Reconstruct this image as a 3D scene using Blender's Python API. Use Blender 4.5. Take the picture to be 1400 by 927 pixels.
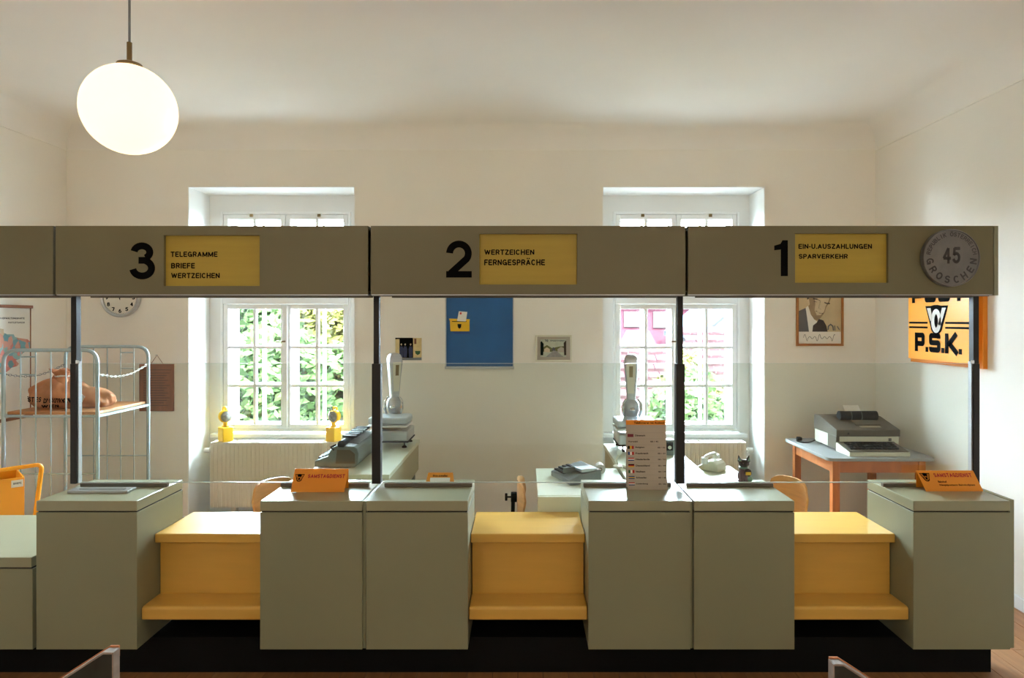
import bpy, bmesh, math, random
from mathutils import Vector, Matrix
from mathutils.bvhtree import BVHTree
random.seed(7)
for o in list(bpy.data.objects):
    bpy.data.objects.remove(o)
scene = bpy.context.scene
C = scene.collection
PI = math.pi

# ------------------------------------------------------------------ camera
FPX, CX, CY, EYE = 1400 * 24 / 36, 716.0, 438.0, 1.65
cam_d = bpy.data.cameras.new('camera')
cam_d.lens, cam_d.sensor_width = 24, 36
cam_d.shift_x = -(CX - 700) / 1400
cam_d.shift_y = -(463.5 - CY) / 1400
cam_d.clip_start = 0.05
cam = bpy.data.objects.new('camera', cam_d)
cam.location = (0, 0, EYE)
cam.rotation_euler = (PI / 2, 0, 0)
C.objects.link(cam)
scene.camera = cam

def P(u, v, Y):
    """the point seen at pixel (u, v) at the distance Y in front of the camera"""
    return Vector(((u - CX) * Y / FPX, Y, EYE - (v - CY) * Y / FPX))
def X(u, Y): return (u - CX) * Y / FPX
def Z(v, Y): return EYE - (v - CY) * Y / FPX

# ------------------------------------------------------------------ sky, sun, exposure
SKY, SUN, FILL, EXPO = 118.0, 80.0, 0.65, 0.82
w = bpy.data.worlds.new('overcast_sky')
scene.world = w
w.use_nodes = True
bgn = w.node_tree.nodes['Background']
bgn.inputs['Color'].default_value = (0.74, 0.89, 1.06, 1)
bgn.inputs['Strength'].default_value = SKY
sun_d = bpy.data.lights.new('sun', 'SUN')
sun_d.energy, sun_d.angle, sun_d.color = SUN, math.radians(4), (1.0, 0.93, 0.80)
sun = bpy.data.objects.new('sun', sun_d)
sun.rotation_euler = (math.radians(50), 0, math.radians(25))
C.objects.link(sun)
scene.view_settings.view_transform = 'Standard'
scene.view_settings.look = 'None'
scene.view_settings.gamma = 1
scene.view_settings.use_curve_mapping = False
scene.view_settings.exposure = EXPO
scene.cycles.max_bounces = 14
scene.cycles.diffuse_bounces = 7
scene.cycles.transparent_max_bounces = 24
scene.cycles.sample_clamp_indirect = 6

# ------------------------------------------------------------------ materials
def lin(c):
    return tuple(((x / 255) / 12.92 if x / 255 <= .04045 else ((x / 255 + .055) / 1.055) ** 2.4) for x in c)

def mat(name, rgb, rough=.5, metal=0., vary=.06, scale=6., bump=0., bscale=60., spec=.5, stretch=None, coat=0.):
    m = bpy.data.materials.new(name)
    m.use_nodes = True
    nt = m.node_tree
    b = nt.nodes['Principled BSDF']
    b.inputs['Roughness'].default_value = rough
    b.inputs['Metallic'].default_value = metal
    b.inputs['Specular IOR Level'].default_value = spec
    b.inputs['Coat Weight'].default_value = coat
    c = lin(rgb)
    tc = nt.nodes.new('ShaderNodeTexCoord')
    mp = nt.nodes.new('ShaderNodeMapping')
    if stretch: mp.inputs['Scale'].default_value = stretch
    nt.links.new(tc.outputs['Object'], mp.inputs['Vector'])
    n = nt.nodes.new('ShaderNodeTexNoise')
    n.inputs['Scale'].default_value = scale
    n.inputs['Detail'].default_value = 4
    nt.links.new(mp.outputs['Vector'], n.inputs['Vector'])
    r = nt.nodes.new('ShaderNodeValToRGB')
    r.color_ramp.elements[0].position = .3
    r.color_ramp.elements[1].position = .7
    r.color_ramp.elements[0].color = (*[x * (1 - vary) for x in c], 1)
    r.color_ramp.elements[1].color = (*[min(1, x * (1 + vary)) for x in c], 1)
    nt.links.new(n.outputs['Fac'], r.inputs['Fac'])
    nt.links.new(r.outputs['Color'], b.inputs['Base Color'])
    if bump:
        n2 = nt.nodes.new('ShaderNodeTexNoise')
        n2.inputs['Scale'].default_value = bscale
        nt.links.new(mp.outputs['Vector'], n2.inputs['Vector'])
        bp = nt.nodes.new('ShaderNodeBump')
        bp.inputs['Strength'].default_value = bump
        bp.inputs['Distance'].default_value = .004
        nt.links.new(n2.outputs['Fac'], bp.inputs['Height'])
        nt.links.new(bp.outputs['Normal'], b.inputs['Normal'])
    return m

def glass_mat(name, tint, gloss=.06):
    m = bpy.data.materials.new(name)
    m.use_nodes = True
    nt = m.node_tree
    for n in list(nt.nodes): nt.nodes.remove(n)
    out = nt.nodes.new('ShaderNodeOutputMaterial')
    t = nt.nodes.new('ShaderNodeBsdfTransparent'); t.inputs['Color'].default_value = (*tint, 1)
    g = nt.nodes.new('ShaderNodeBsdfGlossy'); g.inputs['Roughness'].default_value = .02
    fr = nt.nodes.new('ShaderNodeFresnel'); fr.inputs['IOR'].default_value = 1.45
    mu = nt.nodes.new('ShaderNodeMath'); mu.operation = 'MULTIPLY'; mu.inputs[1].default_value = gloss / .04
    mx = nt.nodes.new('ShaderNodeMixShader')
    ge = nt.nodes.new('ShaderNodeNewGeometry')          # only the outer face of a pane reflects
    iv = nt.nodes.new('ShaderNodeMath'); iv.operation = 'SUBTRACT'; iv.inputs[0].default_value = 1
    nt.links.new(ge.outputs['Backfacing'], iv.inputs[1])
    m2 = nt.nodes.new('ShaderNodeMath'); m2.operation = 'MULTIPLY'
    nt.links.new(fr.outputs[0], mu.inputs[0]); nt.links.new(mu.outputs[0], m2.inputs[0]); nt.links.new(iv.outputs[0], m2.inputs[1])
    nt.links.new(m2.outputs[0], mx.inputs[0])
    nt.links.new(t.outputs[0], mx.inputs[1]); nt.links.new(g.outputs[0], mx.inputs[2])
    nt.links.new(mx.outputs[0], out.inputs[0])
    return m

def emit_mat(name, rgb, s):
    m = bpy.data.materials.new(name)
    m.use_nodes = True
    nt = m.node_tree
    b = nt.nodes['Principled BSDF']
    b.inputs['Base Color'].default_value = (.5, .48, .42, 1)
    b.inputs['Roughness'].default_value = .3
    b.inputs['Emission Color'].default_value = (*rgb, 1)
    b.inputs['Emission Strength'].default_value = s
    return m

M = dict(
    olive_shaded=mat('olive_laminate_shaded', (110, 104, 74), .45, vary=.025, scale=3, bump=.04, bscale=300),  # same olive, colour darkened for the weaker light on the canopy boards
    wall=mat('wall_plaster', (242, 237, 228), .9, vary=.02, scale=1.5, bump=.15, bscale=40),
    ceil=mat('ceiling_plaster', (244, 240, 234), .9, vary=.02, scale=1.2),
    reveal=mat('reveal_paint', (240, 240, 238), .85, vary=.015, scale=2),
    mould=mat('moulding_paint', (244, 240, 232), .8, vary=.02),
    olive=mat('olive_laminate', (136, 136, 108), .42, vary=.025, scale=3, bump=.04, bscale=300),
    olive_lit=mat('olive_laminate_lit', (150, 149, 121), .28, vary=.02, scale=3),  # same olive laminate, colour paled to stand in for light on the tops
    groove=mat('black_groove', (12, 11, 10), .7),
    yellow=mat('yellow_laminate', (214, 168, 78), .3, vary=.04, scale=4, stretch=(1, 6, 6)),
    notice=mat('yellow_notice_board', (172, 146, 48), .5, vary=.05, scale=5, stretch=(.6, 1, 10)),
    black=mat('black_paint', (9, 9, 8), .8, spec=.2),
    ink=mat('black_ink', (8, 8, 8), .8, vary=.02, spec=.08),
    post=mat('dark_bronze_aluminium', (30, 26, 23), .45, metal=.3),
    rail=mat('grey_bronze_rail', (104, 98, 88), .4, metal=.4),
    alu=mat('brushed_aluminium', (190, 192, 195), .32, metal=.85, stretch=(1, 1, 20)),
    chrome=mat('chrome', (215, 218, 222), .12, metal=1.),
    edge=mat('pale_glass_edge', (206, 216, 212), .25),
    glass=glass_mat('counter_glass', (.90, .925, .90), .05),
    pane=glass_mat('window_pane_glass', (.97, .985, .98), .04),
    wframe=mat('white_window_paint', (246, 247, 247), .4, vary=.01),
    brass=mat('dull_brass', (130, 110, 75), .35, metal=.7),
    radi=mat('radiator_enamel', (232, 226, 212), .35, vary=.01),
    wood=mat('orange_brown_wood', (186, 106, 48), .4, vary=.15, scale=5, stretch=(6, 6, .8)),
    ply=mat('beech_plywood', (206, 154, 98), .35, vary=.1, scale=5, stretch=(1, 1, 10)),
    shelfwood=mat('cage_shelf_wood', (178, 120, 68), .5, vary=.15, scale=5, stretch=(1, 9, 9)),
    framewood=mat('picture_frame_wood', (158, 100, 45), .45, vary=.15, scale=10),
    boardwood=mat('dark_notice_wood', (128, 78, 50), .5, vary=.2, scale=8, stretch=(6, 1, 1)),
    desk=mat('pale_green_desk_laminate', (214, 218, 196), .3, vary=.02, scale=3),
    desk_side=mat('desk_side_laminate', (176, 166, 130), .45, vary=.03),
    white=mat('white_plastic', (232, 232, 228), .35, vary=.01),
    cream=mat('cream_plastic', (222, 218, 198), .4, vary=.02),
    greyp=mat('grey_plastic', (118, 122, 124), .4, vary=.03),
    greyl=mat('grey_green_enamel', (112, 120, 116), .45, spec=.3, vary=.03),
    greyd=mat('taupe_plastic', (94, 84, 70), .65, spec=.25, vary=.03),
    keyb=mat('black_plastic', (16, 16, 17), .6, spec=.25),
    tabletop=mat('grey_linoleum', (150, 150, 150), .5, spec=.3, vary=.03),
    cage=mat('grey_blue_enamel', (166, 184, 188), .35, metal=.2),
    leather=mat('sack_canvas', (178, 118, 76), .75, vary=.18, scale=8, bump=1., bscale=14),
    orange=mat('orange_yellow_enamel', (245, 158, 14), .4, vary=.03),
    ocard=mat('orange_card', (226, 138, 14), .55, vary=.03),
    ocard_d=mat('orange_board_edge', (226, 132, 22), .55, vary=.03),
    osign=mat('orange_sign_face', (250, 160, 16), .35, vary=.02),
    red=mat('red_ink', (178, 30, 22), .6),
    lampy=mat('yellow_plastic', (250, 196, 10), .4, vary=.02),
    lens=mat('clear_lens', (150, 150, 144), .35, vary=.35, scale=60),
    paper=mat('white_paper', (232, 228, 220), .75, vary=.02),
    greypaper=mat('grey_card', (178, 166, 150), .7, vary=.03),
    paperroll=mat('paper_roll_core', (150, 128, 104), .8),
    blue=mat('blue_poster_ink', (22, 84, 138), .45, vary=.08, scale=5),
    pgold=mat('yellow_poster_ink', (226, 176, 20), .5, vary=.05),
    coin=mat('grey_coin_metal', (118, 116, 114), .45, metal=.5, vary=.08, scale=12),
    coin_d=mat('coin_lettering_dark', (84, 82, 81), .5, metal=.4),  # flat letters, darker than the disc in place of raised relief
    face_print=mat('sepia_print', (196, 176, 140), .6, vary=.12, scale=6),
    skin_print=mat('sepia_face_print', (150, 126, 96), .6, vary=.2, scale=12),
    skin_light=mat('sepia_light_print', (206, 188, 156), .6, vary=.08, scale=12),
    suit=mat('grey_suit_print', (92, 90, 92), .6, vary=.06),
    tie=mat('dark_tie_print', (58, 48, 46), .6, vary=.2, scale=30),
    navy=mat('navy_print', (44, 50, 84), .6, vary=.3, scale=30),
    dial=mat('clock_dial', (226, 220, 208), .5, vary=.01),
    catblack=mat('dark_cat_glaze', (34, 24, 28), .25),
    catgreen=mat('pale_green_glaze', (96, 128, 110), .3),
    catred=mat('maroon_glaze', (88, 50, 54), .3),
    floorwood=mat('oak_floor', (150, 104, 64), .42, vary=.18, scale=4, stretch=(8, .8, 1)),
    floorgap=mat('floor_gap', (58, 38, 22), .7),
    ash=mat('worn_pale_edge', (150, 134, 124), .5, vary=.25, scale=20),
    marble=mat('dark_marbled_board', (40, 44, 40), .3, vary=.5, scale=14),
    leafg=mat('leaf_green', (30, 42, 20), .8, vary=.35, scale=1.2, spec=.03),
    leafy=mat('leaf_yellow_green', (46, 46, 20), .8, vary=.3, scale=1.2, spec=.03),
    leafd=mat('leaf_dark_green', (25, 36, 30), .8, vary=.35, scale=1.2, spec=.03),
    leafhill=mat('wooded_hill_green', (22, 31, 18), .9, vary=.6, scale=.9, spec=.02),
    bark=mat('bark', (70, 56, 44), .9, vary=.2),
    grass=mat('greyed_ground', (74, 72, 68), .9, vary=.2, spec=.03),  # grass ground coloured grey to keep green bounce off the ceiling
    pink=mat('pink_render', (40, 19, 24), .85, vary=.04, spec=.03),
    tile=mat('red_roof_tile', (25, 14, 15), .8, vary=.3, scale=3, spec=.03),
    housew=mat('white_render', (40, 39, 39), .85, spec=.03),
    carpaint=mat('slate_blue_roof', (24, 28, 38), .7, spec=.03),
    flag_blue=mat('flag_blue', (36, 66, 120), .6), flag_green=mat('flag_green', (34, 84, 48), .6),
    flag_yellow=mat('flag_yellow', (214, 168, 36), .6), flag_maroon=mat('flag_maroon', (120, 34, 50), .6),
    lampglass=emit_mat('opal_glass_lit', (1.0, .74, .44), 1.0),
    fillglass=emit_mat('opal_glass_fill', (1.0, .88, .72), 16 * FILL),  # strong glow for the added lamps behind the viewer
)

# ------------------------------------------------------------------ helpers
def wloc(o):
    v = Vector((0, 0, 0))
    while o is not None:
        v = v + o.location
        o = o.parent
    return v

class MB:
    """collects shapes in world coordinates and links them as ONE mesh object"""
    def __init__(s): s.v = []; s.f = []; s.sm = []
    def add(s, vs, fs, smooth=False):
        n = len(s.v)
        s.v += [Vector(p) for p in vs]
        for f in fs:
            s.f.append([i + n for i in f]); s.sm.append(smooth)
        return s
    def box(s, x0, x1, y0, y1, z0, z1):
        if x0 > x1: x0, x1 = x1, x0
        if y0 > y1: y0, y1 = y1, y0
        if z0 > z1: z0, z1 = z1, z0
        vs = [(x, y, z) for z in (z0, z1) for y in (y0, y1) for x in (x0, x1)]
        return s.add(vs, [(0, 2, 3, 1), (4, 5, 7, 6), (0, 1, 5, 4), (2, 6, 7, 3), (0, 4, 6, 2), (1, 3, 7, 5)])
    def prism(s, pts, y0, y1, axis='y'):
        """closed polygon in x,z extruded along y (axis 'y'), or in y,z along x (axis 'x'), or x,y along z"""
        n = len(pts)
        area = sum(pts[i][0] * pts[(i + 1) % n][1] - pts[(i + 1) % n][0] * pts[i][1] for i in range(n))
        if area < 0: pts = list(reversed(pts))
        if axis == 'y': mk = lambda a, b, c: (a, c, b)
        elif axis == 'x': mk = lambda a, b, c: (c, a, b)
        else: mk = lambda a, b, c: (a, b, c)
        vs = [mk(a, b, y0) for a, b in pts] + [mk(a, b, y1) for a, b in pts]
        fs = [tuple(range(n)), tuple(reversed(range(n, 2 * n)))]
        for i in range(n):
            j = (i + 1) % n
            fs.append((i, i + n, j + n, j))
        if axis != 'y': fs = [tuple(reversed(f)) for f in fs]
        return s.add(vs, fs)
    def tube(s, path, r, n=8, closed=False, caps=True):
        path = [Vector(p) for p in path]
        m = len(path)
        rr = r if isinstance(r, (list, tuple)) else [r] * m
        vs, fs = [], []
        up = None
        for i, p in enumerate(path):
            a = path[(i - 1) % m] if (closed or i > 0) else p
            b = path[(i + 1) % m] if (closed or i < m - 1) else p
            d = (b - a).normalized()
            if up is None:
                up = d.orthogonal().normalized()
            else:
                up = (up - d * up.dot(d))
                up = up.normalized() if up.length > 1e-6 else d.orthogonal().normalized()
            q = d.cross(up)
            for k in range(n):
                t = 2 * PI * k / n
                vs.append(p + (up * math.cos(t) + q * math.sin(t)) * rr[i])
        for i in range(m if closed else m - 1):
            j = (i + 1) % m
            for k in range(n):
                l = (k + 1) % n
                fs.append((i * n + k, i * n + l, j * n + l, j * n + k))
        s.add(vs, fs, True)
        if caps and not closed:
            b0 = len(s.v) - len(vs)
            s.f.append([b0 + k for k in reversed(range(n))]); s.sm.append(False)
            s.f.append([b0 + (m - 1) * n + k for k in range(n)]); s.sm.append(False)
        return s
    def cyl(s, p0, p1, r, n=24, r1=None):
        return s.tube([p0, p1], [r, r if r1 is None else r1], n)
    def lathe(s, prof, c=(0, 0, 0), n=32, axis='z'):
        """profile of (radius, height)"""
        vs, fs = [], []
        c = Vector(c)
        for (r, h) in prof:
            for k in range(n):
                t = 2 * PI * k / n
                a, b = r * math.cos(t), r * math.sin(t)
                if axis == 'z': p = (a, b, h)
                elif axis == 'y': p = (a, -h, b)       # height grows towards the viewer (-y)
                else: p = (h, a, b)
                vs.append(c + Vector(p))
        for i in range(len(prof) - 1):
            for k in range(n):
                l = (k + 1) % n
                fs.append((i * n + k, i * n + l, (i + 1) * n + l, (i + 1) * n + k))
        s.add(vs, fs, True)
        return s
    def ball(s, c, rx, ry=None, rz=None, n=20, m=12, f=None):
        ry = rx if ry is None else ry
        rz = rx if rz is None else rz
        vs = [(0, 0, 1)]
        for i in range(1, m):
            a = PI * i / m
            for k in range(n):
                t = 2 * PI * k / n
                vs.append((math.sin(a) * math.cos(t), math.sin(a) * math.sin(t), math.cos(a)))
        vs.append((0, 0, -1))
        if f: vs = [f(*v) for v in vs]
        vs = [(c[0] + x * rx, c[1] + y * ry, c[2] + z * rz) for x, y, z in vs]
        fs = [(0, 1 + k, 1 + (k + 1) % n) for k in range(n)]
        for i in range(m - 2):
            for k in range(n):
                l = (k + 1) % n
                a = 1 + i * n
                fs.append((a + k, a + n + k, a + n + l, a + l))
        e = len(vs) - 1
        a = 1 + (m - 2) * n
        fs += [(e, a + (k + 1) % n, a + k) for k in range(n)]
        return s.add(vs, fs, True)
    def ribbon(s, pts, wd, y0, y1, closed=False):
        """a flat stroke of width wd in x,z, extruded from y0 to y1"""
        cl_ = [pts[0]]
        for p in pts[1:]:
            if (Vector(p) - Vector(cl_[-1])).length > 1e-5: cl_.append(p)
        pts = cl_
        n = len(pts)
        L, R = [], []
        for i in range(n):
            p = Vector(pts[i])
            a = Vector(pts[(i - 1) % n]) if (closed or i > 0) else None
            b = Vector(pts[(i + 1) % n]) if (closed or i < n - 1) else None
            d1 = (p - a).normalized() if a is not None else None
            d2 = (b - p).normalized() if b is not None else None
            d1 = d1 or d2; d2 = d2 or d1
            n1 = Vector((-d1[1], d1[0])); n2 = Vector((-d2[1], d2[0]))
            mt = n1 + n2
            mt = mt.normalized() if mt.length > 1e-6 else n1
            k = 1 / max(.65, mt.dot(n1))
            L.append(p + mt * k * wd / 2); R.append(p - mt * k * wd / 2)
        for i in range(n if closed else n - 1):
            j = (i + 1) % n
            s.prism([tuple(R[i]), tuple(R[j]), tuple(L[j]), tuple(L[i])], y0, y1)
        return s
    def xform(s, mtx, start=0):
        for i in range(start, len(s.v)): s.v[i] = mtx @ s.v[i]
        return s
    def build(s, name, m, parent=None, bevel=0, seg=2, sharp=35):
        me = bpy.data.meshes.new(name)
        off = wloc(parent) if parent is not None else Vector((0, 0, 0))
        me.from_pydata([tuple(p - off) for p in s.v], [], s.f)
        me.polygons.foreach_set('use_smooth', s.sm)
        me.update()
        bm = bmesh.new(); bm.from_mesh(me)
        bmesh.ops.recalc_face_normals(bm, faces=bm.faces)
        bm.to_mesh(me); bm.free()
        if any(s.sm): me.set_sharp_from_angle(angle=math.radians(sharp))
        o = bpy.data.objects.new(name, me)
        C.objects.link(o)
        if m is not None:
            for x in (m if isinstance(m, list) else [m]): me.materials.append(x)
        if parent is not None: o.parent = parent
        if bevel:
            b = o.modifiers.new('bevel', 'BEVEL')
            b.width, b.segments, b.limit_method, b.angle_limit = bevel, seg, 'ANGLE', math.radians(40)
        return o

def thing(name, label, cat, loc=(0, 0, 0), group=None):
    o = bpy.data.objects.new(name, None)
    o.empty_display_size = .05
    o.location = loc
    C.objects.link(o)
    o['label'], o['category'] = label, cat
    if group: o['group'] = group
    return o
def tag(o, label, cat, group=None):
    """puts a one-mesh thing's origin at its base and describes it"""
    vs = [v.co for v in o.data.vertices]
    c = Vector((sum((v.x for v in vs)) / len(vs), sum((v.y for v in vs)) / len(vs), min(v.z for v in vs)))
    for v in o.data.vertices: v.co -= c
    o.location = c
    o['label'], o['category'] = label, cat
    if group: o['group'] = group
    return o
def struct(name):
    o = bpy.data.objects.new(name, None)
    C.objects.link(o); o['kind'] = 'structure'
    return o
def kids(o): return [c for c in bpy.data.objects if c.parent == o]
def copy_tree(o, parent=None):
    c = o.copy(); C.objects.link(c); c.parent = parent
    for ch in kids(o): copy_tree(ch, c)
    return c

FONT = None
def _ar(cx, cz, rx, rz, a0, a1, n=10):
    return [(cx + rx * math.cos(math.radians(a0 + (a1 - a0) * i / n)), cz + rz * math.sin(math.radians(a0 + (a1 - a0) * i / n))) for i in range(n + 1)]
_O = _ar(.5, .5, .5, .5, 0, 360, 20)
# plain grotesque capitals as centre lines in a unit box: width, strokes
SG = {
 'A': (.74, [[(0, 0), (.5, 1), (1, 0)], [(.2, .3), (.8, .3)]]),
 'B': (.66, [[(0, 0), (0, 1), (.6, 1)] + _ar(.6, .76, .34, .24, 90, -90, 6) + [(0, .52)], [(.6, .52)] + _ar(.62, .26, .38, .26, 90, -90, 6) + [(0, 0)]]),
 'C': (.72, [_ar(.5, .5, .5, .5, 42, 318, 14)]),
 'D': (.70, [[(0, 0), (0, 1), (.45, 1)] + _ar(.45, .5, .55, .5, 90, -90, 10) + [(0, 0)]]),
 'E': (.60, [[(1, 1), (0, 1), (0, 0), (1, 0)], [(0, .52), (.9, .52)]]),
 'F': (.57, [[(1, 1), (0, 1), (0, 0)], [(0, .5), (.88, .5)]]),
 'G': (.74, [_ar(.5, .5, .5, .5, 42, 345, 14), [(.55, .45), (1, .45), (1, 0)]]),
 'H': (.68, [[(0, 0), (0, 1)], [(1, 0), (1, 1)], [(0, .52), (1, .52)]]),
 'I': (.0, [[(.5, 0), (.5, 1)]]),
 'J': (.5, [[(1, 1), (1, .3)] + _ar(.5, .28, .5, .28, 0, -180, 8)]),
 'K': (.70, [[(0, 0), (0, 1)], [(.95, 1), (0, .38)], [(.32, .6), (1, 0)]]),
 'L': (.54, [[(0, 1), (0, 0), (1, 0)]]),
 'M': (.86, [[(0, 0), (0, 1), (.5, .05), (1, 1), (1, 0)]]),
 'N': (.68, [[(0, 0), (0, 1), (1, 0), (1, 1)]]),
 'O': (.76, [_O]),
 'P': (.62, [[(0, 0), (0, 1), (.6, 1)] + _ar(.6, .73, .4, .27, 90, -90, 8) + [(0, .46)]]),
 'R': (.66, [[(0, 0), (0, 1), (.6, 1)] + _ar(.6, .74, .38, .26, 90, -90, 8) + [(0, .48)], [(.55, .48), (1, 0)]]),
 'S': (.64, [_ar(.5, .75, .48, .25, 15, 250, 10) + _ar(.5, .26, .5, .26, 70, -165, 10)]),
 'T': (.64, [[(0, 1), (1, 1)], [(.5, 1), (.5, 0)]]),
 'U': (.66, [[(0, 1), (0, .38)] + _ar(.5, .36, .5, .36, 180, 360, 10) + [(1, 1)]]),
 'V': (.70, [[(0, 1), (.5, 0), (1, 1)]]),
 'W': (1.02, [[(0, 1), (.26, 0), (.5, .95), (.74, 0), (1, 1)]]),
 "'": (.0, [[(.5, .7), (.5, 1)]]),
 'Z': (.62, [[(0, 1), (1, 1), (0, 0), (1, 0)]]),
 '-': (.26, [[(0, .42), (1, .42)]]),
 '.': (.0, [[(.5, 0), (.5, .02)]]),
 '0': (.56, [_O]), '1': (.34, [[(0, .72), (1, 1), (1, 0)]]),
 '2': (.56, [_ar(.5, .72, .48, .28, 170, -40, 10) + [(0, 0), (1, 0)]]),
 '3': (.56, [_ar(.48, .76, .46, .24, 165, -90, 10), _ar(.5, .26, .5, .26, 90, -165, 10)]),
 '4': (.58, [[(.78, 0), (.78, 1), (0, .28), (1, .28)]]),
 '5': (.56, [[(.95, 1), (.18, 1), (.08, .52)] + _ar(.48, .32, .52, .32, 130, -160, 12)]),
 '6': (.56, [_ar(.5, .30, .5, .30, 0, 360, 14), _ar(.75, .3, .75, .7, 180, 92, 8)]),
 '7': (.54, [[(0, 1), (1, 1), (.35, 0)]]),
 '8': (.56, [_ar(.5, .76, .43, .24, 0, 360, 14), _ar(.5, .27, .5, .27, 0, 360, 14)]),
 '9': (.56, [_ar(.5, .70, .5, .30, 0, 360, 14), _ar(.25, .7, .75, .7, 0, -88, 8)]),
}
def stroke_mesh(txt, sw=.155, gap=.13):
    H_ = .72
    vs, fs = [], []
    x = 0
    for ch in txt:
        um = ch in 'ÄÖÜ'
        base = {'Ä': 'A', 'Ö': 'O', 'Ü': 'U'}.get(ch, ch)
        if ch == ' ':
            x += .3 * H_; continue
        wd, strokes = SG[base]
        W_ = wd * H_ + sw * H_ * .3
        cw = max(0, W_ - sw * H_)
        for st in strokes:
            pts = [Vector((x + sw * H_ / 2 + p[0] * cw, sw * H_ / 2 + p[1] * (H_ - sw * H_), 0)) for p in st]
            for i in range(len(pts) - 1):
                d = (pts[i + 1] - pts[i])
                if d.length < 1e-6: continue
                d.normalize()
                nn = Vector((-d.y, d.x, 0)) * sw * H_ / 2
                e0 = d * (sw * H_ * (.5 if (i == 0 and (abs(d.x) < .01 or abs(d.y) < .01)) else .12 if i else .5 if base in 'KVAWMNZ' else .1))
                e1 = d * (sw * H_ * (.5 if (i == len(pts) - 2 and (abs(d.x) < .01 or abs(d.y) < .01)) else .12 if i < len(pts) - 2 else .1))
                k = len(vs)
                vs += [pts[i] - e0 - nn, pts[i + 1] + e1 - nn, pts[i + 1] + e1 + nn, pts[i] - e0 + nn]
                fs.append((k, k + 1, k + 2, k + 3))
        if um:
            for q in (.3, .7):
                k = len(vs); cx_ = x + W_ * q; r_ = sw * H_ * .5
                vs += [Vector((cx_ - r_, H_ * 1.06, 0)), Vector((cx_ + r_, H_ * 1.06, 0)), Vector((cx_ + r_, H_ * 1.06 + 2 * r_, 0)), Vector((cx_ - r_, H_ * 1.06 + 2 * r_, 0))]
                fs.append((k, k + 1, k + 2, k + 3))
        x += max(W_, sw * H_) + gap * H_
    return vs, fs
def text_mesh(txt, bold=0.0, align='LEFT'):
    if all(c in SG or c in ' ÄÖÜ' for c in txt):
        return stroke_mesh(txt, .14 + bold * 2.3, .11)
    cu = bpy.data.curves.new('lettering', 'FONT')
    cu.body, cu.size, cu.offset, cu.align_x = txt, 1, bold, align
    cu.resolution_u = 3
    o = bpy.data.objects.new('lettering', cu)
    C.objects.link(o)
    dg = bpy.context.evaluated_depsgraph_get()
    me = bpy.data.meshes.new_from_object(o.evaluated_get(dg))
    vs = [v.co.copy() for v in me.vertices]
    fs = [tuple(p.vertices) for p in me.polygons]
    bpy.data.objects.remove(o)
    return vs, fs
def letters(mb, txt, x, z, wd, ht, y, bold=.02, mtx=None):
    """upright lettering facing -y: lower left corner at x, z; fitted to width and height of its box"""
    vs, fs = text_mesh(txt, bold)
    if not vs: return mb
    x0 = min(v.x for v in vs); x1 = max(v.x for v in vs); y0 = min(v.y for v in vs); y1 = max(v.y for v in vs)
    sx = wd / (x1 - x0); sz = ht / (y1 - y0)
    pts = [Vector((x + (v.x - x0) * sx, y, z + (v.y - y0) * sz)) for v in vs]
    if mtx is not None: pts = [mtx @ p for p in pts]
    mb.add(pts, fs)
    return mb
def arc(cx, cz, rx, rz, a0, a1, n=12):
    return [(cx + rx * math.cos(math.radians(a0 + (a1 - a0) * i / n)), cz + rz * math.sin(math.radians(a0 + (a1 - a0) * i / n))) for i in range(n + 1)]
def rounded(pts, r, n=5):
    """a 3D polyline with rounded corners"""
    pts = [Vector(p) for p in pts]
    out = [pts[0]]
    for i in range(1, len(pts) - 1):
        a, b, c = pts[i - 1], pts[i], pts[i + 1]
        p = b + (a - b).normalized() * min(r, (a - b).length * .49)
        q = b + (c - b).normalized() * min(r, (c - b).length * .49)
        for k in range(n + 1):
            t = k / n
            out.append(p * (1 - t) ** 2 + b * 2 * t * (1 - t) + q * t * t)
    out.append(pts[-1])
    return out
def posthorn(mb_dark, mb_light, cx, cz, wd, ht, y):
    """an outlined horn: two flaring arms joined by a loop"""
    a = wd / 2
    top, bot = cz + ht / 2, cz - ht / 2
    mb_dark.prism([(cx - a, top), (cx - a * .42, top), (cx - a * .1, top + ht * .03), (cx + a * .35, top), (cx + a, top), (cx + a * .55, cz - ht * .2)]
                  + arc(cx, cz - ht * .2, a * .55, ht * .3, 0, -180, 10)[1:], y - .0012, y)
    if mb_light is None: return
    y2 = y - .0012
    mb_light.ribbon(arc(cx, cz - ht * .12, a * .30, ht * .22, 0, 360, 20)[:-1], a * .2, y2 - .001, y2, True)
    mb_light.prism([(cx + a * .45, top - ht * .08), (cx + a * .84, top - ht * .08), (cx + a * .42, cz - ht * .2), (cx + a * .2, cz - ht * .2)], y2 - .001, y2)
    mb_light.prism([(cx - a * .84, top - ht * .08), (cx - a * .5, top - ht * .08), (cx - a * .3, cz + ht * .1), (cx - a * .5, cz - ht * .02)], y2 - .001, y2)

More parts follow.
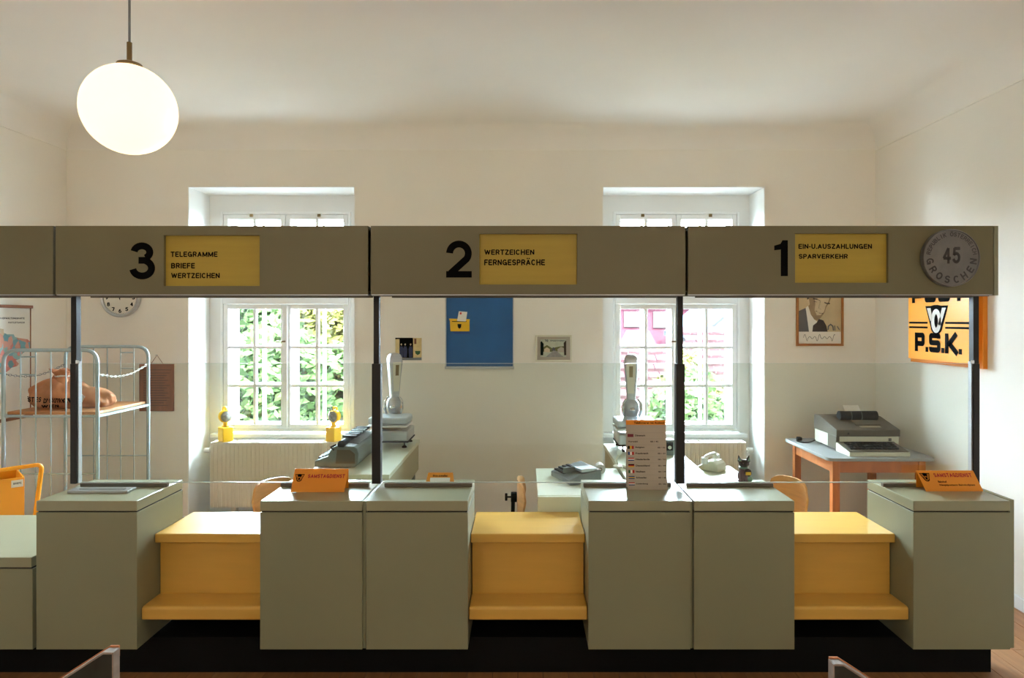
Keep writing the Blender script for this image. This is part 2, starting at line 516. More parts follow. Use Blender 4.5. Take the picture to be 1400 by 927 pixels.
# ------------------------------------------------------------------ the room
XL, XR, YB, YF = -3.684, 2.835, 5.5, -2.4
ZM, RC = 3.03, .17
ZC = ZM + RC
YI, YO = 5.87, 6.07                      # inner wall face behind the recess, outer casement
NICHE = [(-2.706, -1.362), (.636, 1.945)]
FRAME = [(-2.600, -1.485), (.767, 1.852)]
FZ0, FZ1 = .694, 2.581
NZ = 2.729
wb = MB()
xs = [XL - .3, NICHE[0][0], NICHE[0][1], NICHE[1][0], NICHE[1][1], XR + .3]
wb.box(xs[0], xs[1], YB, 6.2, 0, NZ).box(xs[2], xs[3], YB, 6.2, 0, NZ).box(xs[4], xs[5], YB, 6.2, 0, NZ)
wb.box(xs[0], xs[5], YB, 6.2, NZ, ZC + .3)
o = wb.build('wall_back', M['wall']); o['kind'] = 'structure'
for i in (0, 1):
    (n0, n1), (f0, f1) = NICHE[i], FRAME[i]
    rv = MB()      # the thin wall round the window at the back of the recess
    rv.box(n0, f0, YI, 6.2, 0, NZ).box(f1, n1, YI, 6.2, 0, NZ).box(f0, f1, YI, 6.2, FZ1, NZ).box(f0, f1, YI, 6.2, 0, FZ0 - .04)
    rv.box(n0, n0 + .006, YB + .004, YI, 0, NZ).box(n1 - .006, n1, YB + .004, YI, 0, NZ).box(n0, n1, YB + .004, YI, NZ - .006, NZ)
    o = rv.build('window_recess', M['reveal']); o['kind'] = 'structure'
for nm, x0, x1 in (('wall_left', XL - .3, XL), ('wall_right', XR, XR + .3)):
    o = MB().box(x0, x1, YF, YB, 0, ZC + .3).build(nm, M['wall']); o['kind'] = 'structure'
o = MB().box(XL - .3, XR + .3, YF - .3, YF, 0, ZC + .3).build('wall_front', M['wall']); o['kind'] = 'structure'
# ceiling with a coved edge
ce = MB()
ce.box(XL, XR, YF, YB, ZC, ZC + .3)
N = 10
cv = [(RC - RC * math.sin(PI / 2 * i / N), RC * (1 - math.cos(PI / 2 * i / N))) for i in range(N + 1)]   # (inset from ceiling plane edge, ...)
prof = [(RC * (1 - math.cos(PI / 2 * i / N)), RC * math.sin(PI / 2 * i / N)) for i in range(N + 1)]      # (inset from wall, height above moulding)
prof = [(RC * (1 - math.sin(PI / 2 * (1 - i / N))), RC * (1 - math.cos(PI / 2 * (i / N))) ) for i in range(N + 1)]
prof = [(RC - RC * math.cos(PI / 2 * i / N), RC * math.sin(PI / 2 * i / N)) for i in range(N + 1)]
pb = [(YB - a, ZM + b) for a, b in prof] + [(YB, ZC)]
ce.prism(pb, XL, XR, 'x')
ce.prism([(XL + a, ZM + b) for a, b in prof] + [(XL, ZC)], YF, YB)
ce.prism([(XR - a, ZM + b) for a, b in prof] + [(XR, ZC)], YF, YB)
o = ce.build('ceiling', M['ceil'], sharp=60); o['kind'] = 'structure'
for p in o.data.polygons: p.use_smooth = True
o.data.set_sharp_from_angle(angle=math.radians(40))
o = MB().box(XL, XR, YB - .006, YB, ZM - .012, ZM).build('trim_1', M['mould']); o['kind'] = 'structure'
o = MB().box(XR - .008, XR, YF, YB - .006, ZM - .016, ZM).build('trim_2', M['mould']); o['kind'] = 'structure'
o = MB().box(XL, XL + .006, YF, YB - .006, ZM - .012, ZM).build('trim_3', M['mould']); o['kind'] = 'structure'
# floor of long boards
fl = struct('floor')
MB().box(XL, XR, YF, YB, -.2, -.012).box(NICHE[0][0], NICHE[0][1], YB, YI, -.2, -.001).box(NICHE[1][0], NICHE[1][1], YB, YI, -.2, -.001).build('subfloor', M['floorgap'], fl)
MB().box(XL, XR, YF, 2.3, -.012, 0).build('board_field', M['floorwood'], fl)
PW = .118
plank_me = {}
ncol = int((XR - XL) / PW)
for c in range(ncol + 1):
    x0 = XL + c * PW
    x1 = min(x0 + PW - .003, XR)
    if x1 - x0 < .02: continue
    y = 2.3 - (c * 37 % 10) / 10 * .9 if False else 2.3
    first = True
    while y < YB - .01:
        ln = ((c * 7) % 5 + 3) * .16 if first else 1.25
        first = False
        y1 = min(y + ln, YB)
        key = (round(x1 - x0, 3), round(y1 - y, 3))
        if key not in plank_me:
            q = MB().box(0, x1 - x0, 0, y1 - y - .003, -.012, 0).build('floor_plank', M['floorwood'], fl)
            plank_me[key] = q.data
        else:
            q = bpy.data.objects.new('floor_plank', plank_me[key]); C.objects.link(q); q.parent = fl
        q.location = (x0, y, random.uniform(-.0006, .0006))
        y = y1
for nm, x0, x1 in (('baseboard_right', XR - .018, XR), ('baseboard_left', XL, XL + .018)):
    o = MB().box(x0, x1, YF, YB, 0, .075).build(nm, M['wframe'], bevel=.004); o['kind'] = 'structure'
bb = MB()
for a, b in ((XL + .018, NICHE[0][0]), (NICHE[0][1], NICHE[1][0]), (NICHE[1][1], XR - .018)):
    bb.box(a, b, YB - .018, YB, 0, .075)
o = bb.build('baseboard_back', M['wframe'], bevel=.004); o['kind'] = 'structure'

# windows: inner and outer casements, two lower and two upper sashes each
def window(n, x0, x1):
    root = struct('window_%d' % n)
    zt0, zt1 = 1.79, 1.85                        # transom
    for layer, (ya, yb) in enumerate(((YI - .02, YI + .05), (YO - .02, YO + .05))):
        fr = .022
        b = MB()
        b.box(x0, x0 + fr, ya, yb, FZ0, FZ1).box(x1 - fr, x1, ya, yb, FZ0, FZ1)
        b.box(x0 + fr, x1 - fr, ya, yb, FZ0, FZ0 + fr).box(x0 + fr, x1 - fr, ya, yb, FZ1 - fr, FZ1)
        b.build('window_frame', M['wframe'], root, bevel=.004)
        MB().box(x0 + fr, x1 - fr, ya - .005, yb, zt0, zt1).build('transom', M['wframe'], root, bevel=.006)
        xm = (x0 + x1) / 2
        for (sx0, sx1) in ((x0 + fr + .002, xm - .002), (xm + .002, x1 - fr - .002)):
            for (sz0, sz1, rows) in ((FZ0 + fr + .002, zt0 - .002, 3), (zt1 + .002, FZ1 - fr - .002, 1)):
                yy0, yy1 = ya + .006, yb - .012
                st, mt = (.040, .026) if layer == 0 else (.032, .022)
                s = MB()
                s.box(sx0, sx0 + st, yy0, yy1, sz0, sz1).box(sx1 - st, sx1, yy0, yy1, sz0, sz1)
                s.box(sx0 + st, sx1 - st, yy0, yy1, sz0, sz0 + st).box(sx0 + st, sx1 - st, yy0, yy1, sz1 - st, sz1)
                so = s.build('sash', M['wframe'], root, bevel=.004)
                gx0, gx1, gz0, gz1 = sx0 + st, sx1 - st, sz0 + st, sz1 - st
                gm = (gx0 + gx1) / 2
                MB().box(gm - mt / 2, gm + mt / 2, yy0 + .004, yy1 - .004, gz0, gz1).build('muntin', M['wframe'], so, bevel=.003)
                ph = (gz1 - gz0) / rows
                for r in range(1, rows):
                    zz = gz0 + r * ph
                    MB().box(gx0, gx1, yy0 + .005, yy1 - .005, zz - mt / 2, zz + mt / 2).build('muntin', M['wframe'], so, bevel=.003)
                for r in range(rows):
                    for (a, c) in ((gx0, gm), (gm, gx1)):
                        MB().box(a, c, (yy0 + yy1) / 2 - .0015, (yy0 + yy1) / 2 + .0015, gz0 + r * ph, gz0 + (r + 1) * ph).build('pane', M['pane'], so)
    xm = (x0 + x1) / 2
    MB().box(xm - .020, xm + .020, YI - .034, YI - .014, FZ0 + .03, zt0 - .01).build('meeting_stile', M['wframe'], root, bevel=.006)
    h = MB(); h.cyl((xm, YI - .034, 1.47), (xm, YI - .05, 1.47), .008, 10); h.tube([(xm + .004, YI - .05, 1.47), (xm - .07, YI - .052, 1.468)], .006, 8)
    h.build('window_handle', M['brass'], root)
    for s in (-1, 1):
        MB().box(xm + s * .29 - .014, xm + s * .29 + .014, YI - .03, YI - .018, FZ1 - .045, FZ1 - .02).build('latch', M['brass'], root, bevel=.003)
    for zz in (.9, 1.55, 2.0, 2.45):
        for xx in (x0 + .012, x1 - .012):
            MB().cyl((xx, YI - .027, zz - .03), (xx, YI - .027, zz + .03), .006, 8).build('hinge', M['wframe'], root)
    return root
for n in (1, 2):
    window(n, *FRAME[n - 1])
    a, b = NICHE[n - 1]
    o = MB().box(a + .04, b - .04, YI - .08, YI, FZ0 - .045, FZ0 - .008).build('window_sill', M['wframe'], bevel=.006); o['kind'] = 'structure'
    # the light portal tells the renderer where daylight comes in; it gives no light of its own
    ld = bpy.data.lights.new('sky_portal', 'AREA')
    ld.shape = 'RECTANGLE'; ld.size = FRAME[n - 1][1] - FRAME[n - 1][0]; ld.size_y = FZ1 - FZ0
    ld.cycles.is_portal = True
    lo = bpy.data.objects.new('sky_portal', ld)
    lo.location = ((FRAME[n - 1][0] + FRAME[n - 1][1]) / 2, 6.25, (FZ0 + FZ1) / 2)
    lo.rotation_euler = (-PI / 2, 0, 0)
    C.objects.link(lo)

# ------------------------------------------------------------------ outside
GZ = -3.6
o = MB().box(-60, 60, -60, 90, GZ - .3, GZ).build('ground', M['grass']); o['kind'] = 'structure'
hb_ = MB()
rnd = random.Random(11)
NX, NZ_ = 90, 22
vs, fs = [], []
for i in range(NX + 1):
    for j in range(NZ_ + 1):
        fx, fzz = i / NX, j / NZ_
        top = GZ + 7.4 + .7 * math.sin(fx * 23) + .45 * math.sin(fx * 57 + 1)
        vs.append((-26 + 26 * fx, 26 + 7 * fzz + rnd.uniform(-.5, .5), GZ + (top - GZ) * fzz + rnd.uniform(-.25, .25)))
for i in range(NX):
    for j in range(NZ_):
        a_ = i * (NZ_ + 1) + j
        fs.append((a_, a_ + NZ_ + 1, a_ + NZ_ + 2, a_ + 1))
hb_.add(vs, fs, False)
o = hb_.build('wooded_hillside', M['leafhill']); o['kind'] = 'structure'
def tree(x, y, crown_z, rx, rz, m, label, n=9000, leaf=.12, low=None):
    t = thing('tree', label, 'tree', (x, y, GZ), 'trees behind the house')
    tr = MB(); tr.tube([(x, y, GZ), (x + .08, y, (GZ + crown_z) / 2), (x, y, crown_z + rz * .3)], [.18, .13, .05], 10)
    tr.build('trunk', M['bark'], t)
    rnd = random.Random(int(x * 100 + y))
    b = MB()
    lobes = [(rnd.uniform(-.55, .55) * rx, rnd.uniform(-.5, .5) * rx, rnd.uniform(-.6, .6) * rz, rnd.uniform(.45, .7)) for _ in range(9)]
    for i in range(n):
        lx, ly, lz, lr = rnd.choice(lobes)
        d = Vector((rnd.gauss(0, 1), rnd.gauss(0, 1), rnd.gauss(0, 1))).normalized() * (rnd.uniform(.5, 1) ** .5)
        p = Vector((x + lx + d.x * lr * rx, y + ly + d.y * lr * rx, crown_z + lz + d.z * lr * rz))
        if p.z < GZ + .1: continue
        a = Vector((rnd.gauss(0, 1), rnd.gauss(0, 1), rnd.gauss(0, .6))).normalized()
        q = a.orthogonal().normalized()
        s = leaf * rnd.uniform(.7, 1.3)
        b.add([p - a * s, p + q * s * .5, p + a * s, p - q * s * .5], [(0, 1, 2, 3)])
    f = b.build('foliage', m, t)
    f['kind'] = 'stuff'
    return t
tree(-6.6, 15.5, .7, 2.3, 2.7, M['leafg'], 'mid green leafy tree filling the left part of the left window')
tree(-4.9, 13.6, -.6, 1.7, 2.0, M['leafg'], 'low green bushy tree in the lower middle of the left window')
tree(-5.6, 18.5, 1.6, 2.2, 2.2, M['leafy'], 'yellow-green tree behind the others in the left window')
tree(-4.1, 15.2, 1.3, 1.15, 1.6, M['leafy'], 'yellow-leaved tree in the upper right sash of the left window')
tree(-3.9, 20.0, 1.4, 1.9, 2.6, M['leafd'], 'dark bluish-green tree at the far right of the left window')
tree(2.95, 12.2, -.55, .75, 1.3, M['leafg'], 'green bush to the right in the left sash of the right window', 3600, .09)
tree(1.75, 11.0, -1.0, .7, .75, M['leafy'], 'pale green shrub at the bottom left of the right window', 3000, .09)
tree(3.45, 13.5, .2, .7, 1.0, M['leafy'], 'yellowish green bush at the middle of the right window', 3200, .09)
tree(3.9, 12.6, -.6, .85, .9, M['leafg'], 'rounded green bush at the lower right of the right window', 3800, .09)
# pink house
hs = thing('pink_house', 'pink rendered house with white windows seen through the right window', 'house', (5, 30, GZ))
MB().box(2.0, 7.7, 30, 38, GZ, 2.35).build('wall', M['pink'], hs)
MB().prism([(29.6, 2.35), (38.4, 2.35), (34, 4.4)], 1.8, 7.9, 'x').build('roof', M['tile'], hs)
for u0, u1, v0, v1 in ((853, 876, 426, 447), (893, 914, 426, 448), (822, 838, 426, 447)):
    a, b = X(u0, 29.97), X(u1, 29.97); z1, z0 = Z(v0, 29.97), Z(v1, 29.97)
    wf = MB().box(a, b, 29.9, 30.0, z0, z1).build('window', M['housew'], hs)
    m = (a + b) / 2
    for c, d in ((a + .1, m - .05), (m + .05, b - .1)):
        MB().box(c, d, 29.87, 29.92, z0 + .1, z1 - .1).build('pane', M['greyp'], wf)
# white gabled house
hs = thing('white_house', 'white gabled house with slate roof in the right sash of the right window', 'house', (8, 26, GZ))
MB().box(6.3, 9.7, 24, 29, GZ, 1.2).prism([(6.3, 1.2), (9.7, 1.2), (8.0, 2.6)], 24, 29).build('wall', M['housew'], hs)
rf = MB()
rf.prism([(6.0, 1.0), (6.0, 1.2), (8.0, 2.85), (8.0, 2.65)], 23.7, 29.2).prism([(10.0, 1.0), (10.0, 1.2), (8.0, 2.85), (8.0, 2.65)], 23.7, 29.2)
rf.build('roof', M['carpaint'], hs)
# tiled roofs nearer by: rows of tiles
def tiled_roof(name, label, x0, x1, yfront, zfront, yback, zback):
    t = thing(name, label, 'building', ((x0 + x1) / 2, yfront, GZ))
    MB().box(x0 + .1, x1 - .1, yfront + .2, yback + 3, GZ, zfront - .05).build('wall', M['housew'], t)
    nr = 13
    ln = math.hypot(yback - yfront, zback - zfront)
    dy, dz = (yback - yfront) / nr, (zback - zfront) / nr
    tl = None
    for r in range(nr):
        b = MB()
        nt_ = int((x1 - x0) / .3)
        for k in range(nt_):
            xa = x0 + k * .3 + (r % 2) * .1
            j = random.uniform(-.015, .015)
            b.add([(xa, yfront + r * dy - .05, zfront + r * dz + .07 + j), (xa + .28, yfront + r * dy - .05, zfront + r * dz + .07 - j),
                   (xa + .28, yfront + (r + 1) * dy, zfront + (r + 1) * dz + .02), (xa, yfront + (r + 1) * dy, zfront + (r + 1) * dz + .02),
                   (xa, yfront + r * dy - .05, zfront + r * dz), (xa + .28, yfront + r * dy - .05, zfront + r * dz)],
                  [(0, 1, 2, 3), (4, 5, 1, 0)])
        b.build('tile_row', M['tile'], t)
tiled_roof('tiled_house', 'low house with red tiled roof behind the right scale in the right window', 1.9, 4.3, 15.0, -1.7, 18.5, .95)
tiled_roof('tiled_outhouse', 'red tiled outhouse at the right edge of the right window', 4.4, 6.6, 16.5, -1.2, 19.5, 1.45)
c = thing('dormer', 'small slate blue dormer roof on the red tiled house', 'roof', (3.0, 18.8, .9))
MB().prism([(2.75, .95), (3.65, .95), (3.45, 1.35), (2.95, 1.35)], 18.7, 19.6).build('dormer_roof', M['carpaint'], c)
MB().box(2.9, 3.5, 18.72, 19.5, .62, .95).build('dormer_front', M['housew'], c)

# ------------------------------------------------------------------ the counter
D, DB, YG, YFA = 3.08, 3.495, 3.35, 3.185
ZT, ZB = .835, .1645
LID = .046
pl = MB().box(-3.66, 2.19, 3.20, 3.42, 0.001, ZB).build('counter_plinth', M['black'])
tag(pl, 'long black plinth under the whole row of counter blocks', 'plinth')
# counter blocks, from left to right
blocks = [
    (-2.200, -1.745, 'olive counter block on the far left with a silver letter slot in its top'),
    (-1.190, -.728, 'olive counter block carrying the orange card beside the leftmost yellow shelf'),
    (-.712, -.252, 'olive counter block left of the middle yellow shelf, below the framed numeral 2 board'),
    (.292, .752, 'olive counter block carrying the tall price card with flags'),
    (.768, 1.222, 'olive counter block with the cat figurine on its rear edge'),
    (1.758, 2.196, 'olive end block of the counter beside the right wall, carrying an orange card'),
]
for i, (x0, x1, lab) in enumerate(blocks):
    t = thing('counter_block', lab, 'counter', ((x0 + x1) / 2, (D + DB) / 2, ZB), 'olive blocks of the counter')
    MB().box(x0, x1, D, DB, ZB, ZT - LID - .006).build('body', M['olive'], t, bevel=.002)
    MB().box(x0 + .006, x1 - .004, D + .008, DB - .005, ZT - LID - .006, ZT - LID).build('shadow_gap', M['groove'], t)
    MB().box(x0, x1, D, DB, ZT - LID, ZT).build('lid', M['olive_lit'], t, bevel=.003)
    MB().box(x0 + (.03 if i in (0, 2, 4) else 0), x1 - (.03 if i in (1, 3, 5) else 0), YG - .012, YG + .012, ZT, ZT + .017).build('glass_rail', M['rail'], t, bevel=.002)
    if i in (1, 3):
        MB().box(x1, x1 + .012, D + .012, DB, ZB, ZT - .004).build('filler_strip', M['olive'], t)
    if i == 5:
        MB().box(x1 + .004, x1 + .026, D + .012, DB + .02, ZB + .001, ZT + .002).build('end_panel', M['olive'], t, bevel=.002)
    if i == 0:
        s = MB(); a, b = X(98, 3.25), X(180, 3.25)
        s.box(a, b, 3.215, 3.235, ZT, ZT + .012).box(a, b, 3.262, 3.29, ZT, ZT + .012).box(a, a + .03, 3.235, 3.262, ZT, ZT + .012).box(b - .03, b, 3.235, 3.262, ZT, ZT + .012)
        so = s.build('slot_plate', M['alu'], t, bevel=.002)
        MB().box(a + .03, b - .03, 3.235, 3.262, ZT + .001, ZT + .003).build('slot', M['groove'], so)
# low parcel counter on the far left
t = thing('parcel_counter', 'low olive parcel counter at the left edge of the counter row', 'counter', (-2.9, 3.4, ZB))
MB().box(-3.62, -2.216, D, 3.72, ZB, .528).build('body', M['olive'], t, bevel=.002)
MB().box(-3.6, -2.222, D + .008, 3.7, .528, .534).build('shadow_gap', M['groove'], t)
MB().box(-3.62, -2.222, D, 3.753, .534, .580).build('lid', M['olive_lit'], t, bevel=.003)
# yellow serving shelves
for x0, x1, lab in ((-1.743, -1.192, 'leftmost yellow serving shelf with writing ledge, under the numeral 3 board'),
                    (-.250, .290, 'middle yellow serving shelf with writing ledge, between two pale tops'),
                    (1.224, 1.756, 'rightmost yellow serving shelf with writing ledge, under the numeral 1 board')):
    t = thing('serving_shelf', lab, 'shelf', ((x0 + x1) / 2, 3.3, 0), 'yellow serving shelves of the counter')
    MB().box(x0, x1, 3.225, 3.60, .598, .641).build('worktop', M['yellow'], t, bevel=.005)
    MB().box(x0 + .004, x1 - .004, 3.268, 3.286, .28, .598).build('back_panel', M['yellow'], t)
    lg = MB(); lg.prism([(3.112, .288), (3.112, .336), (3.120, .344), (3.268, .344), (3.268, .282), (3.116, .282)], x0, x1, 'x')
    lg.build('writing_ledge', M['yellow'], t, bevel=.006)
    MB().box(x0 + .002, x1 - .002, 3.425, 3.445, .001, .598).build('kick_panel', M['black'], t)

# posts
for u, lab in ((103.8, 'leftmost dark post of the counter, in front of the cage trolley'), (515.5, 'dark post right of the typewriter, under the joint of boards 3 and 2'),
               (929, 'dark post right of the price card, in front of the right window'), (1331.5, 'dark post at the right end, in front of the orange sign')):
    x = X(u, YG)
    t = thing('counter_post', lab, 'post', (x, YG, ZT), 'dark posts of the counter')
    z1 = Z(497, YG)
    MB().box(x - .0135, x + .0135, YG - .018, YG + .018, z1, 1.78).build('upper_bar', M['post'], t, bevel=.002)
    hwid = .0215 if 200 < u < 1300 else .0145
    MB().box(x - hwid, x + hwid, YG - .022, YG + .022, ZT + .0175, z1).build('lower_sleeve', M['post'], t, bevel=.002)
    if u < 200 or u > 1300:
        s = 1 if u < 200 else -1
        MB().box(x + s * .0145, x + s * .0205, YG - .012, YG + .012, ZT + .018, z1 + .01).build('glass_channel', M['alu'], t)
        MB().box(x + s * .012, x + s * .03, YG - .023, YG - .019, z1, z1 + .018).build('clip', M['chrome'], t, bevel=.002)
PX = [X(u, YG) for u in (103.8, 515.5, 929, 1331.5)]
for i in range(3):
    t = thing('glass_screen', ['glass screen of the left bay, in front of the left window', 'glass screen of the middle bay, below the blue poster',
              'glass screen of the right bay, in front of the printing machine'][i], 'screen', ((PX[i] + PX[i + 1]) / 2, YG, ZT), 'glass screens on the counter')
    a, b = PX[i] + .029, PX[i + 1] - .029
    MB().box(a, b, YG - .003, YG + .003, ZT + .0225, Z(497, YG)).build('glass_sheet', M['glass'], t)
    MB().box(a, b, YG - .0035, YG + .0035, ZT + .018, ZT + .0225).build('bottom_edge', M['edge'], t)
    MB().box(a, b, YG - .0032, YG + .0032, Z(497, YG), Z(497, YG) + .0015).build('top_edge', M['edge'], t)

# canopy boards with numerals
ZF0, ZF1 = Z(402.5, YFA), Z(308.8, YFA)
def digit(mb, n, u0, u1, v0, v1, y):
    x0, x1, z1, z0 = X(u0, y), X(u1, y), Z(v0, y), Z(v1, y)
    wd, ht = x1 - x0, z1 - z0
    s = ht * .185
    if n == 1:
        mb.prism([(x1 - s * 1.05, z0), (x1, z0), (x1, z1), (x1 - s * .8, z1), (x1 - s * 1.1, z1 - ht * .10), (x0, z1 - ht * .15), (x0, z1 - ht * .28), (x1 - s * 1.05, z1 - ht * .26)], y - .0015, y)
    cx = (x0 + x1) / 2
    if n == 3:
        ra, rb = ht * .265, ht * .305
        zt, zb = z1 - s / 2 - (ra - s / 2), z0 + rb
        p1 = arc(cx - wd * .01, zt, wd * .44 - s / 2, ra - s / 2, 172, -62, 20)
        p2 = arc(cx, zb, wd * .5 - s / 2, rb - s / 2, 68, -172, 22)
        mb.ribbon(p1, s, y - .0015, y)
        mb.ribbon(p2, s, y - .0015, y)
        mb.box(cx - wd * .14, cx + wd * .20, y - .0018, y, zb + rb - s * 1.0, zb + rb - s * .02)
    if n == 2:
        r = wd * .5 - s / 2
        zt = z1 - s / 2 - r
        p = arc(cx, zt, r, r, 178, -36, 20) + [(x0 + s * .66, z0 + s * .62)]
        mb.ribbon(p, s, y - .0015, y)
        mb.box(x0, x1, y - .0018, y, z0, z0 + s * .94)
def canopy(u0, u1, win, num, nbox, lines, label, end=False):
    x0, x1 = X(u0, YFA), X(u1, YFA)
    t = thing('canopy_board', label, 'sign board', ((x0 + x1) / 2, 3.3, ZF0), 'olive boards above the counter')
    b = MB()
    yb0, yb1 = YFA, YFA + .018
    if win:
        a, c = X(win[0], YFA), X(win[1], YFA); zt, zb = Z(win[2], YFA), Z(win[3], YFA)
        b.box(x0, a, yb0, yb1, ZF0, ZF1).box(c, x1, yb0, yb1, ZF0, ZF1).box(a, c, yb0, yb1, ZF0, zb).box(a, c, yb0, yb1, zt, ZF1)
    else:
        b.box(x0, x1, yb0, yb1, ZF0, ZF1)
    b.box(x0, x1, yb1, 3.46, ZF1 - .018, ZF1).box(x0, x1, 3.442, 3.46, ZF0, ZF1 - .018)
    b.box(x0, x1, yb1, 3.442, ZF0 + .012, ZF0 + .02)
    bo = b.build('board_case', M['olive_shaded'], t)
    MB().box(x0 + .004, x1 - .004, YFA + .022, YFA + .034, ZF0 - .008, ZF0 + .012).box(x0 + .07, x1 - .01, YG - .02, YG - .006, ZF0 - .011, ZF0 + .012).build('lower_rail', M['rail'], t, bevel=.001)
    MB().box(x0 + .004, x1 - .004, YFA + .05, YG - .03, ZF0 - .001, ZF0 + .012).build('light_gap', M['groove'], t)
    MB().box(x0 + .002, x1 - .002, YFA + .004, YFA + .014, ZF0 - .004, ZF0 - .0004).build('front_edge', M['alu'], t)
    if win:
        po = MB().box(a - .005, c + .005, yb1, yb1 + .006, zb - .005, zt + .005).build('notice_panel', M['notice'], t)
        lt = MB()
        for (txt, lu0, lu1, lv0, lv1) in lines:
            letters(lt, txt, X(lu0, yb1), Z(lv1, yb1), X(lu1, yb1) - X(lu0, yb1), Z(lv0, yb1) - Z(lv1, yb1), yb1 - .0008, .028)
        lt.build('lettering', M['ink'], po)
        d = MB(); digit(d, num, *nbox, YFA); d.build('numeral', M['ink'], t)
    return t
canopy(-90, 72.5, None, 0, None, None, 'plain olive canopy board cut off by the left edge of the view')
canopy(76, 503, (224, 355, 321.5, 391), 3, (177, 212, 331.5, 382),
       [('TELEGRAMME', 233.5, 297.5, 344, 351.5), ('BRIEFE', 234, 266.5, 359.5, 367), ('WERTZEICHEN', 234, 300.5, 373, 380.5)],
       'olive canopy board with black numeral 3 and yellow panel for telegrams')
canopy(507, 937, (655, 789, 319.5, 389), 2, (610, 645, 329, 379.5),
       [('WERTZEICHEN', 662, 730.5, 341, 348.5), ('FERNGESPRÄCHE', 662, 745, 352.6, 363)],
       'olive canopy board with black numeral 2 and yellow panel, above the blue poster')
t1 = canopy(941, 1358, (1087, 1214.5, 319, 386.5), 1, (1058.5, 1077, 328.5, 377.5),
       [('EIN-U.AUSZAHLUNGEN', 1091.5, 1192, 333.5, 340.5), ('SPARVERKEHR', 1092, 1159, 347, 354)],
       'olive canopy board with black numeral 1 and a round coin, at the right end')
x1 = X(1361.2, YFA)
MB().box(X(1358, YFA), x1, YFA + .016, 3.46, ZF0, ZF1 - .001).build('end_groove', M['groove'], t1)
MB().box(x1, X(1367.5, YFA), YFA + .012, 3.47, ZF0 - .004, ZF1 + .002).build('end_cap', M['olive'], t1, bevel=.002)
# coin on the right board
cc = P(1296, 353.3, YFA)
R = 39 * YFA / FPX
t = thing('coin_disc', 'large grey metal coin disc reading GROSCHEN on the right canopy board', 'coin', (cc.x, cc.y - .001, cc.z - R))
co = Vector((cc.x, cc.y - .001, cc.z))
MB().lathe([(0, 0), (R * .985, 0), (R, .004), (R, .026), (R * .985, .03), (R * .955, .03), (R * .945, .0265), (0, .0265)], co, 48, 'y').build('disc', M['coin'], t)
cl = MB()
def ring_text(mb, txt, rad, ht, a_mid, span, inner_bottom):
    n = len(txt)
    for i, ch in enumerate(txt):
        if ch == ' ': continue
        f = (i + .5) / n - .5
        a = math.radians(a_mid - f * span) if not inner_bottom else math.radians(a_mid + f * span)
        vs, fs = text_mesh(ch, .025)
        x0 = min(v.x for v in vs); x1 = max(v.x for v in vs); y1 = max(v.y for v in vs)
        sc = ht / .72
        ang = a - PI / 2 if not inner_bottom else a + PI / 2
        pc = Vector((math.cos(a) * rad, math.sin(a) * rad))
        pts = []
        for v in vs:
            lx, lz = (v.x - (x0 + x1) / 2) * sc, (v.y - .36) * sc
            pts.append((co.x + pc.x + lx * math.cos(ang) - lz * math.sin(ang), co.y - .0275, co.z + pc.y + lx * math.sin(ang) + lz * math.cos(ang)))
        mb.add(pts, fs)
ring_text(cl, 'REPUBLIK ÖSTERREICH', R * .82, R * .15, 90, 165, False)
ring_text(cl, 'GROSCHEN', R * .76, R * .26, -90, 185, True)
letters(cl, '45', co.x - R * .32, co.z - R * .2, R * .62, R * .58, co.y - .0275, .02)
cl.build('lettering', M['coin_d'], t)

# ------------------------------------------------------------------ cards on the counter
def tent_card(label, u0, u1, vtop, vbot, Y, mat_, lean=.03, skew=0., depth=.05, name='tent_card', cat='card', zbase=None, extra=None):
    zb = ZT if zbase is None else zbase
    x0, x1 = X(u0, Y), X(u1, Y)
    zt = zb + (vbot - vtop) * Y / FPX
    t = thing(name, label, cat, ((x0 + x1) / 2, Y, zb))
    b = MB()
    th = .0012
    # front leaf leaning back, rear leaf closing the tent
    def leaf(ya, yb, s0):
        b.add([(x0 + skew, ya, zb + .0008), (x1 + skew, ya, zb + .0008), (x1, yb, zt), (x0, yb, zt),
               (x0 + skew, ya + th, zb + .0008), (x1 + skew, ya + th, zb + .0008), (x1, yb + th, zt), (x0, yb + th, zt)],
              [(0, 1, 2, 3), (7, 6, 5, 4), (0, 4, 5, 1), (3, 2, 6, 7), (0, 3, 7, 4), (1, 5, 6, 2)])
    leaf(Y, Y + lean, 0); leaf(Y + depth + lean, Y + lean + .0015, 0)
    b.build('folded_card', mat_, t)
    def mp(fx, fz, off=.0006):        # a point on the front leaf: fractions of width and height
        k = Vector((0, -(zt - zb), lean)).normalized()
        p = Vector((x0 + skew * (1 - fz) + fx * (x1 - x0), Y + lean * fz, zb + fz * (zt - zb)))
        return p + k * off
    def put(mb, txt, fx, fz, fw, fh, bold=.02):
        vs, fs = text_mesh(txt, bold)
        a0 = min(v.x for v in vs); a1 = max(v.x for v in vs); b0 = min(v.y for v in vs); b1 = max(v.y for v in vs)
        mb.add([mp(fx + (v.x - a0) / (a1 - a0) * fw, fz + (v.y - b0) / (b1 - b0) * fh) for v in vs], fs)
    def quad(mb, fx0, fx1, fz0, fz1, off=.0004):
        mb.add([mp(fx0, fz0, off), mp(fx1, fz0, off), mp(fx1, fz1, off), mp(fx0, fz1, off)], [(0, 1, 2, 3)])
    def horn(mb, light, fx, fz, fw, fh):
        d, l = MB(), MB()
        posthorn(d, l, 0, 0, 1, 1, 0)
        mb.add([mp(fx + v.x * fw, fz + v.z * fh, .0006) for v in d.v], d.f)
        light.add([mp(fx + v.x * fw, fz + v.z * fh, .0011) for v in l.v], l.f)
    return t, put, quad, horn
